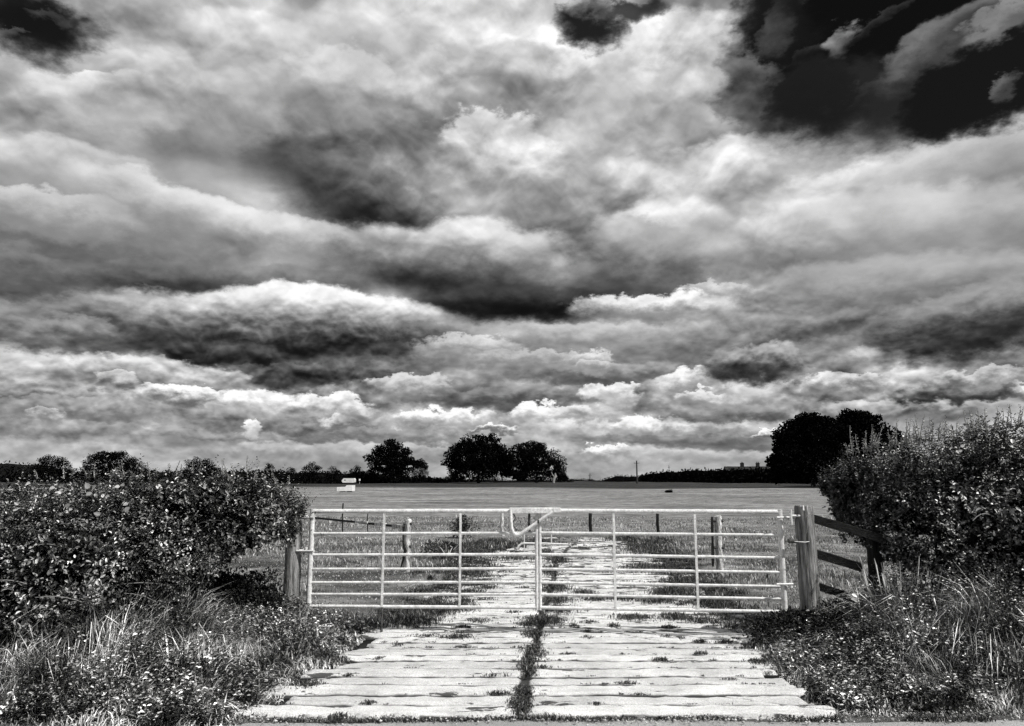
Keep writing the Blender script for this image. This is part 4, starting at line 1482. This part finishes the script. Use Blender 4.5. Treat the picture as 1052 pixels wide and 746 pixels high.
# ------------------------------------------------------------------ trees and hedgerows on the skyline
def tree(name, label, px, pyt, pyb, wpx, Y, n, lobes, group=None, leaf=None, seed=1, gaps=.34):
    """lobes: (dx, dz, rx, rz) in fractions of width and height of the crown"""
    rs = np.random.default_rng(seed)
    top = at(px, pyt, Y)
    bx = top.x
    bz = at(px, pyb, Y).z
    zt = float(terrain(bx, Y))
    base = min(zt, bz)
    H = top.z - base
    Wm = wpx / FPX * Y
    root = empty(name, (bx, Y, base))
    tag(root, label, 'tree', group)
    mb = MB()
    tr = H * .028
    mb.tube([(0, 0, -.5), (0, 0, H * .12), (H * .01, 0, H * .3), (-H * .01, 0, H * .55), (0, 0, H * .8)], [tr * 1.5, tr, tr * .85, tr * .5, tr * .2], 9)
    mb2 = MB()
    for k, (ddx, ddz, rx, rz) in enumerate(lobes):
        e = Vector((ddx * Wm, 0, ddz * H))
        s0 = Vector((0, 0, H * min(.5, .15 + .25 * ddz)))
        mb2.tube([s0, s0.lerp(e, .5) + Vector((0, 0, -.04 * H)), e], [tr * .55, tr * .35, tr * .12], 6)
    mb.build('trunk', M['bark'], None).parent = root
    mb2.build('limbs', M['bark'], None).parent = root
    # uneven outline: smaller boughs of foliage bulging out of the main masses
    lobes = list(lobes)
    for k in range(34):
        l = lobes[rs.integers(0, len(lobes)) % 8 if k < 8 else rs.integers(0, min(8, len(lobes)))]
        a_ = rs.uniform(-.25, 1.25) * math.pi
        sz_ = rs.uniform(.045, .11)
        lobes.append((l[0] + math.cos(a_) * l[2] * rs.uniform(.78, .98), l[1] + math.sin(a_) * l[3] * rs.uniform(.78, .96), sz_ * rs.uniform(.9, 1.5), sz_ * rs.uniform(.8, 1.1)))
    ar = np.array([l[2] * l[3] for l in lobes])
    Ps, Ds, Rr = [], [], []
    for (ddx, ddz, rx, rz), w in zip(lobes, ar / ar.sum()):
        m_ = int(n * 1.5 * w)
        v_ = unit(rs.normal(0, 1, (m_, 3)))
        r = .15 + .85 * rs.random(m_) ** .6
        Rr.append(r)
        lump = .70 + .50 * fbm(v_[:, 0] * 2.6 + ddx * 9, v_[:, 1] * 2.6, v_[:, 2] * 2.6 + seed, 5, 3)
        p = v_ * (r * lump)[:, None] * np.array([rx * Wm, rx * Wm * .9, rz * H]) + np.array([ddx * Wm, rs.uniform(-.2, .2) * Wm * (rx < .14), ddz * H])
        Ps.append(p)
        Ds.append(v_)
    P = np.concatenate(Ps)
    v_ = np.concatenate(Ds)
    sc = leaf or .038 * H
    # (leaf masses, not single leaves, at this distance)
    ck = vnoise(P[:, 0] / (H * .10), P[:, 1] / (H * .5), P[:, 2] / (H * .08), seed + 3)
    k = ((ck > gaps * .66) | (np.concatenate(Rr) < .25)) & (P[:, 2] > H * .05)
    P, v_ = P[k], v_[k]
    V, Q = leaves(P, unit(v_ + rs.normal(0, .8, v_.shape)), rs.normal(0, 1, v_.shape), sc * rs.uniform(.6, 1.3, len(P)), sc * rs.uniform(.5, .9, len(P)))
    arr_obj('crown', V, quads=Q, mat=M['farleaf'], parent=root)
    return root


dome = [(0, .55, .42, .40), (-.26, .45, .24, .30), (.26, .45, .24, .30), (-.1, .76, .22, .22), (.14, .74, .20, .22), (-.36, .36, .14, .22), (.36, .34, .14, .22), (0, .22, .47, .25)]
flat = [(-.22, .62, .28, .34), (.12, .64, .32, .34), (.34, .48, .16, .32), (-.38, .42, .14, .30), (0, .35, .46, .28), (-.1, .84, .18, .14), (.1, .82, .18, .15), (-.40, .22, .1, .16)]
ball = [(0, .52, .40, .42), (-.2, .45, .26, .34), (.2, .48, .26, .34), (0, .22, .42, .24), (.05, .8, .2, .18)]
lean_ = [(-.12, .62, .34, .34), (.16, .52, .32, .36), (.34, .32, .18, .28), (-.32, .40, .20, .34), (-.1, .80, .24, .18), (.04, .2, .48, .25)]
tree('field_tree', 'round topped dark tree, leftmost of the three standing out mid skyline', 402, 451.5, 496, 54, 235, 9000, ball, seed=11)
tree('field_tree', 'big spreading oak left of its close neighbour at the middle of the skyline', 492, 445, 496, 66, 240, 13000, dome, seed=12)
tree('field_tree', 'broad oak whose crown slopes down to the right, touching the big oak', 551, 454, 496, 62, 245, 12000, lean_, seed=13)
tree('field_tree', 'small round tree tucked at the right foot of the leftmost mid skyline tree', 432, 477.5, 495.5, 20, 240, 2600, ball, seed=14, gaps=.1)
tree('field_tree', 'massive broad crowned tree rising beyond the rails on the right', 831, 428, 502, 78, 150, 20000, flat, seed=15, gaps=.10)
tree('field_tree', 'taller domed tree half hidden behind the right hand hedge', 884, 422.5, 502, 84, 158, 18000, [(-.08, .66, .32, .32), (.18, .50, .32, .36), (.36, .34, .18, .3), (-.3, .45, .2, .36), (-.04, .85, .22, .14), (0, .2, .45, .2)], seed=16, gaps=.05)
tree('field_tree', 'domed tree far left, seen just over the bramble hedge', 57, 468, 497, 40, 210, 5200, dome, seed=17)
tree('field_tree', 'larger flat topped tree second from the left over the bramble hedge', 115, 462.5, 497, 56, 210, 8000, flat, seed=18)
tree('field_tree', 'low tree on the left skyline near the tall hedge shoots', 208, 470, 497, 38, 210, 4800, dome, seed=19, gaps=.15)
tree('field_tree', 'narrow low tree between the two domed trees of the left skyline', 146, 478, 497, 26, 215, 2400, ball, seed=20)
row = [(275, 478, 22), (296, 480, 26), (320, 475.5, 24), (342, 481, 24), (366, 477.5, 18), (380, 482, 14)]
labs = ['first rounded bush just right of the bramble hedge on the far hedgerow', 'low wide bush second along the far hedgerow on the left', 'tallest rounded bush of the far hedgerow left of the white caravan',
        'low bush directly above the white caravan', 'pointed bush between the caravan and the round topped tree', 'small bush at the left foot of the round topped tree']
for i, (px, py, w) in enumerate(row):
    tree('hedgerow_tree', labs[i], px, py, 498, w, 232 + i, 2600, ball, group='rounded trees of the far left hedgerow', seed=30 + i, gaps=.05)


def wood(name, label, pts, Y0, n, depth=8, seed=1, leaf=.8, mat='farleaf', obj_kind='stuff', cat='woodland'):
    """pts: (px, top py, bottom py, Y) - a far band of trees and bushes"""
    rs = np.random.default_rng(seed)
    pa = np.array(pts, float)
    px = rs.uniform(pa[0, 0], pa[-1, 0], n)
    tp = np.interp(px, pa[:, 0], pa[:, 1]) - (fbm(px * .16, seed, 0, seed, 3) - .35) * 3.0
    bt = np.interp(px, pa[:, 0], pa[:, 2])
    Yv = np.interp(px, pa[:, 0], pa[:, 3])
    f = 1 - rs.random(n) ** 1.3
    py = tp + (bt - tp) * f
    Yv = Yv + rs.uniform(-.5, .5, n) * depth
    v = (373 - py) / FPX
    u = (px - 526) / FPX
    c_, s_ = math.cos(PITCH), math.sin(PITCH)
    t = Yv / (c_ - v * s_)
    P = np.stack([u * t, Yv, EYE + (s_ + v * c_) * t], 1)
    V, Q = leaves(P, rs.normal(0, 1, P.shape), rs.normal(0, 1, P.shape), leaf * rs.uniform(.5, 1.3, n), leaf * rs.uniform(.5, .9, n))
    # a solid dark body so the far band is not see-through
    px = np.linspace(pa[0, 0], pa[-1, 0], 300)
    tp = np.interp(px, pa[:, 0], pa[:, 1]) - (fbm(px * .16, seed, 0, seed, 3) - .35) * 3.0 + 1.3
    bt = np.interp(px, pa[:, 0], pa[:, 2])
    Yq = np.interp(px, pa[:, 0], pa[:, 3])
    B = []
    for k in range(len(px)):
        B.append(at(px[k], tp[k], Yq[k]))
        B.append(at(px[k], bt[k] + 1, Yq[k]))
        w = at(px[k], tp[k], Yq[k])
        B.append(Vector((w.x, w.y + depth, w.z - .3)))
    B = np.array(B)
    i0 = (np.arange(len(px) - 1) * 3)[:, None]
    Q2 = np.concatenate([i0 + np.array([[1, 4, 3, 0]]), i0 + np.array([[0, 3, 5, 2]])]) + len(V)
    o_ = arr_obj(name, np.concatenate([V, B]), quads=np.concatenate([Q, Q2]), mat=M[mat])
    tag(o_, label, cat, kind=obj_kind)
    return o_


wood('far_wood', 'long dark belt of hedgerow and wood along the left skyline', [(-560, 476, 499, 260), (-300, 473, 499, 260), (-60, 474, 499, 260), (0, 475.5, 499, 260), (40, 477, 499, 260), (60, 486, 499, 255), (150, 484, 499, 250), (260, 484, 499, 245), (270, 483, 499, 245), (300, 485, 500, 242), (380, 486, 497.5, 242), (400, 489, 495.5, 245), (440, 491, 495, 250), (460, 493, 495, 252)], 250, 19000, seed=41)
wood('far_wood', 'dark belt of trees along the right skyline under the house roof', [(657, 489, 496.5, 262), (664, 486, 497, 260), (690, 483.5, 498, 250), (735, 482, 499, 235), (790, 481.5, 500, 210), (840, 480, 501, 190), (900, 478, 502, 180), (1080, 474, 502, 180), (1200, 474, 503, 180)], 200, 9000, seed=42)
wood('far_hedge', 'low hedge and bushes on the skyline around the telegraph poles', [(580, 492.6, 495.5, 300), (600, 493.4, 495.5, 300), (618, 493.5, 496, 300), (628, 490.5, 496, 300), (636, 488.8, 496, 300), (655, 489.3, 496.5, 300), (662, 491, 497, 300)], 300, 1500, seed=43, leaf=.5)
wood('far_hedge', 'thin dark hedge line on the crest behind the two oaks', [(440, 492, 495.2, 262), (520, 493, 495, 262), (590, 493.6, 495, 262)], 262, 1600, seed=44, leaf=.4)

# farmhouse: only its roof and two chimneys show above the trees
Yh = 255
c0 = at(766, 480, Yh)
hx0, hx1 = at(744, 480, Yh).x, at(790, 480, Yh).x
root = empty('farmhouse', (c0.x, Yh, float(terrain(c0.x, Yh))))
tag(root, 'dark roofed farmhouse with two chimneys behind the right hand trees', 'house')
zr = at(766, 479.2, Yh).z
ze = zr - 3.0
zb = float(terrain(c0.x, Yh)) - 1
mb = MB()
b0 = [(hx0 + .4, Yh - 3.6, zb), (hx1 - .4, Yh - 3.6, zb), (hx1 - .4, Yh + 3.6, zb), (hx0 + .4, Yh + 3.6, zb)]
mb.v += [Vector(p) for p in b0] + [Vector((p[0], p[1], ze + .1)) for p in b0] + [Vector((hx0 + .4, Yh, zr - .15)), Vector((hx1 - .4, Yh, zr - .15))]
mb.f += [(0, 1, 5, 4), (1, 2, 6, 5), (2, 3, 7, 6), (3, 0, 4, 7), (4, 8, 7), (5, 6, 9)]
mb.build('wall', M['dark_post'], root, smooth=False)
rf_ = MB()
for sgn in (-1, 1):
    b_ = len(rf_.v)
    for (x, y, z) in ((hx0, Yh + sgn * 4.0, ze - .2), (hx1, Yh + sgn * 4.0, ze - .2), (hx1, Yh + sgn * .01, zr), (hx0, Yh + sgn * .01, zr)):
        rf_.v += [Vector((x, y, z)), Vector((x, y, z - .18))]
    rf_.f += [(b_, b_ + 2, b_ + 4, b_ + 6), (b_ + 1, b_ + 7, b_ + 5, b_ + 3), (b_, b_ + 1, b_ + 3, b_ + 2), (b_ + 6, b_ + 4, b_ + 5, b_ + 7), (b_, b_ + 6, b_ + 7, b_ + 1), (b_ + 2, b_ + 3, b_ + 5, b_ + 4)]
roof = rf_.build('roof', M['roof'], root, smooth=False)
for px in (762.5, 778.5):
    x = at(px, 480, Yh).x
    ch = MB().beam((x, Yh, zr - .8), (x, Yh, zr + 1.0), 1.1, .8, up=(0, 1, 0)).beam((x, Yh, zr + 1.0), (x, Yh, zr + 1.15), 1.25, .95, up=(0, 1, 0))
    for s_ in (-.25, .25):
        ch.tube([(x + s_, Yh, zr + 1.15), (x + s_, Yh, zr + 1.55)], .14, 8)
    o_ = ch.build('chimney', M['roof'], root, smooth=False)
    o_.parent = roof

# telegraph poles
for (px, pt_, pb_, Y, w, lab) in ((654, 473.3, 493, 210, .19, 'tall dark telegraph pole on the skyline right of the oaks'), (606, 486.5, 494.5, 300, .16, 'short far telegraph pole with a crossarm on the open skyline'), (687.2, 478, 486, 260, .09, 'faint thin pole rising out of the right hand trees')):
    a, b_ = at(px, pt_, Y), at(px, pb_, Y)
    zb = min(b_.z, float(terrain(a.x, Y)))
    root = empty('telegraph_pole', (a.x, Y, zb))
    tag(root, lab, 'pole')
    MB().tube([(a.x, Y, zb - .3), (a.x, Y, a.z)], [w * 1.25, w * .85], 8).build('pole', M['pole'], root)
    MB().beam((a.x - .8 * w / .19, Y, a.z - .7), (a.x + .8 * w / .19, Y, a.z - .7), .12, .12).build('crossarm', M['pole'], root)

# pale dead trunk at the edge of the sloping oak
a = at(569, 496, 236)
root = empty('dead_trunk', (a.x, a.y, float(terrain(a.x, a.y))))
tag(root, 'pale bare dead trunk under the right edge of the sloping oak', 'dead tree')
M['bare'] = surf_mat('bleached_bark', 3, .25, .45, bump=0)
MB().tube([at(568.8, 497, 236), at(569.2, 492, 236), at(571, 489.5, 236), at(570.4, 486, 236)], [.32, .38, .42, .12], 8).build('trunk', M['bare'], root)
MB().tube([at(570, 490.5, 236), at(568, 488, 236), at(566.4, 484.8, 236)], [.2, .15, .08], 6).build('limb', M['bare'], root)

# white caravan by the far hedgerow and the low white trailer in front of it
Yc = 200
a, b_ = at(351.5, 496, Yc), at(365, 491.5, Yc)
root = empty('caravan', ((a.x + b_.x) / 2, Yc, float(terrain(a.x, Yc))))
tag(root, 'long white caravan parked against the dark far hedgerow', 'caravan')
zg = min(float(terrain(a.x, Yc)), a.z - .5)
w_ = b_.x - a.x
z0, z1 = a.z + .0, b_.z
prof = [(a.x + .3, z0), (b_.x - .1, z0), (b_.x, z0 + .2), (b_.x - .02, z1 - .15), (b_.x - .2, z1), (a.x + .55, z1), (a.x + .2, z1 - .35), (a.x + .02, z0 + .45)]
MB().prism(prof, Yc - 1.0, Yc + 1.0).build('body', M['white'], root, smooth=False, bevel=.03)
for dxx in (.30,):
    MB().beam((a.x + w_ * dxx - .3, Yc - 1.012, (z0 + z1) / 2 + .12), (a.x + w_ * dxx + .1, Yc - 1.012, (z0 + z1) / 2 + .12), .02, .2).build('window', M['dark_post'], root, smooth=False)
for s_ in (-1, 1):
    MB().tube([(a.x + w_ * .5, Yc + s_ * .8 - .1, z0 - .02), (a.x + w_ * .5, Yc + s_ * .8 + .1, z0 - .02)], .33, 16).build('wheel', M['black'], root)
Yt = 60.0
while Yt < 190:                  # where the grass is seen at the trailer's wheels
    p_ = at(355, 505.3, Yt)
    if p_.z <= float(terrain(p_.x, Yt)) + .02:
        break
    Yt += .5
a, b_ = at(347.5, 505.3, Yt), at(363.5, 498.6, Yt)
root = empty('farm_trailer', ((a.x + b_.x) / 2, Yt, float(terrain(a.x, Yt))))
tag(root, 'low white farm trailer with a raised right end out on the grass', 'trailer')
w_ = b_.x - a.x
h_ = b_.z - a.z
prof = [(a.x, a.z + .06), (b_.x, a.z + .10), (b_.x, b_.z), (b_.x - w_ * .38, b_.z), (b_.x - w_ * .46, b_.z - .20), (a.x + .02, b_.z - .24)]
MB().prism(prof, Yt - .9, Yt + .9).build('body', M['white'], root, smooth=False, bevel=.02)
MB().beam((a.x + w_ * .17, Yt - .91, a.z + .1), (a.x + w_ * .17, Yt - .91, b_.z - .26), .03, .04, up=(0, 1, 0)).build('rib', M['galv'], root, smooth=False)
for fx in (.3, .72):
    for s_ in (-1, 1):
        MB().tube([(a.x + w_ * fx, Yt + s_ * .75 - .09, a.z + .10), (a.x + w_ * fx, Yt + s_ * .75 + .09, a.z + .10)], .2, 14).build('wheel', M['black'], root)
a = at(369.5, 493, Yc)
o_ = MB().tube([(a.x, Yc, zg), (a.x, Yc, a.z - .1)], [.03, .03], 6).tube([(a.x, Yc - .1, a.z - .25), (a.x, Yc - .1, a.z + .25)], [.22, .22], 8).build('feed_drum', M['white'], origin=(a.x, Yc, zg))
tag(o_, 'small white drum on a stand beside the caravan', 'drum')
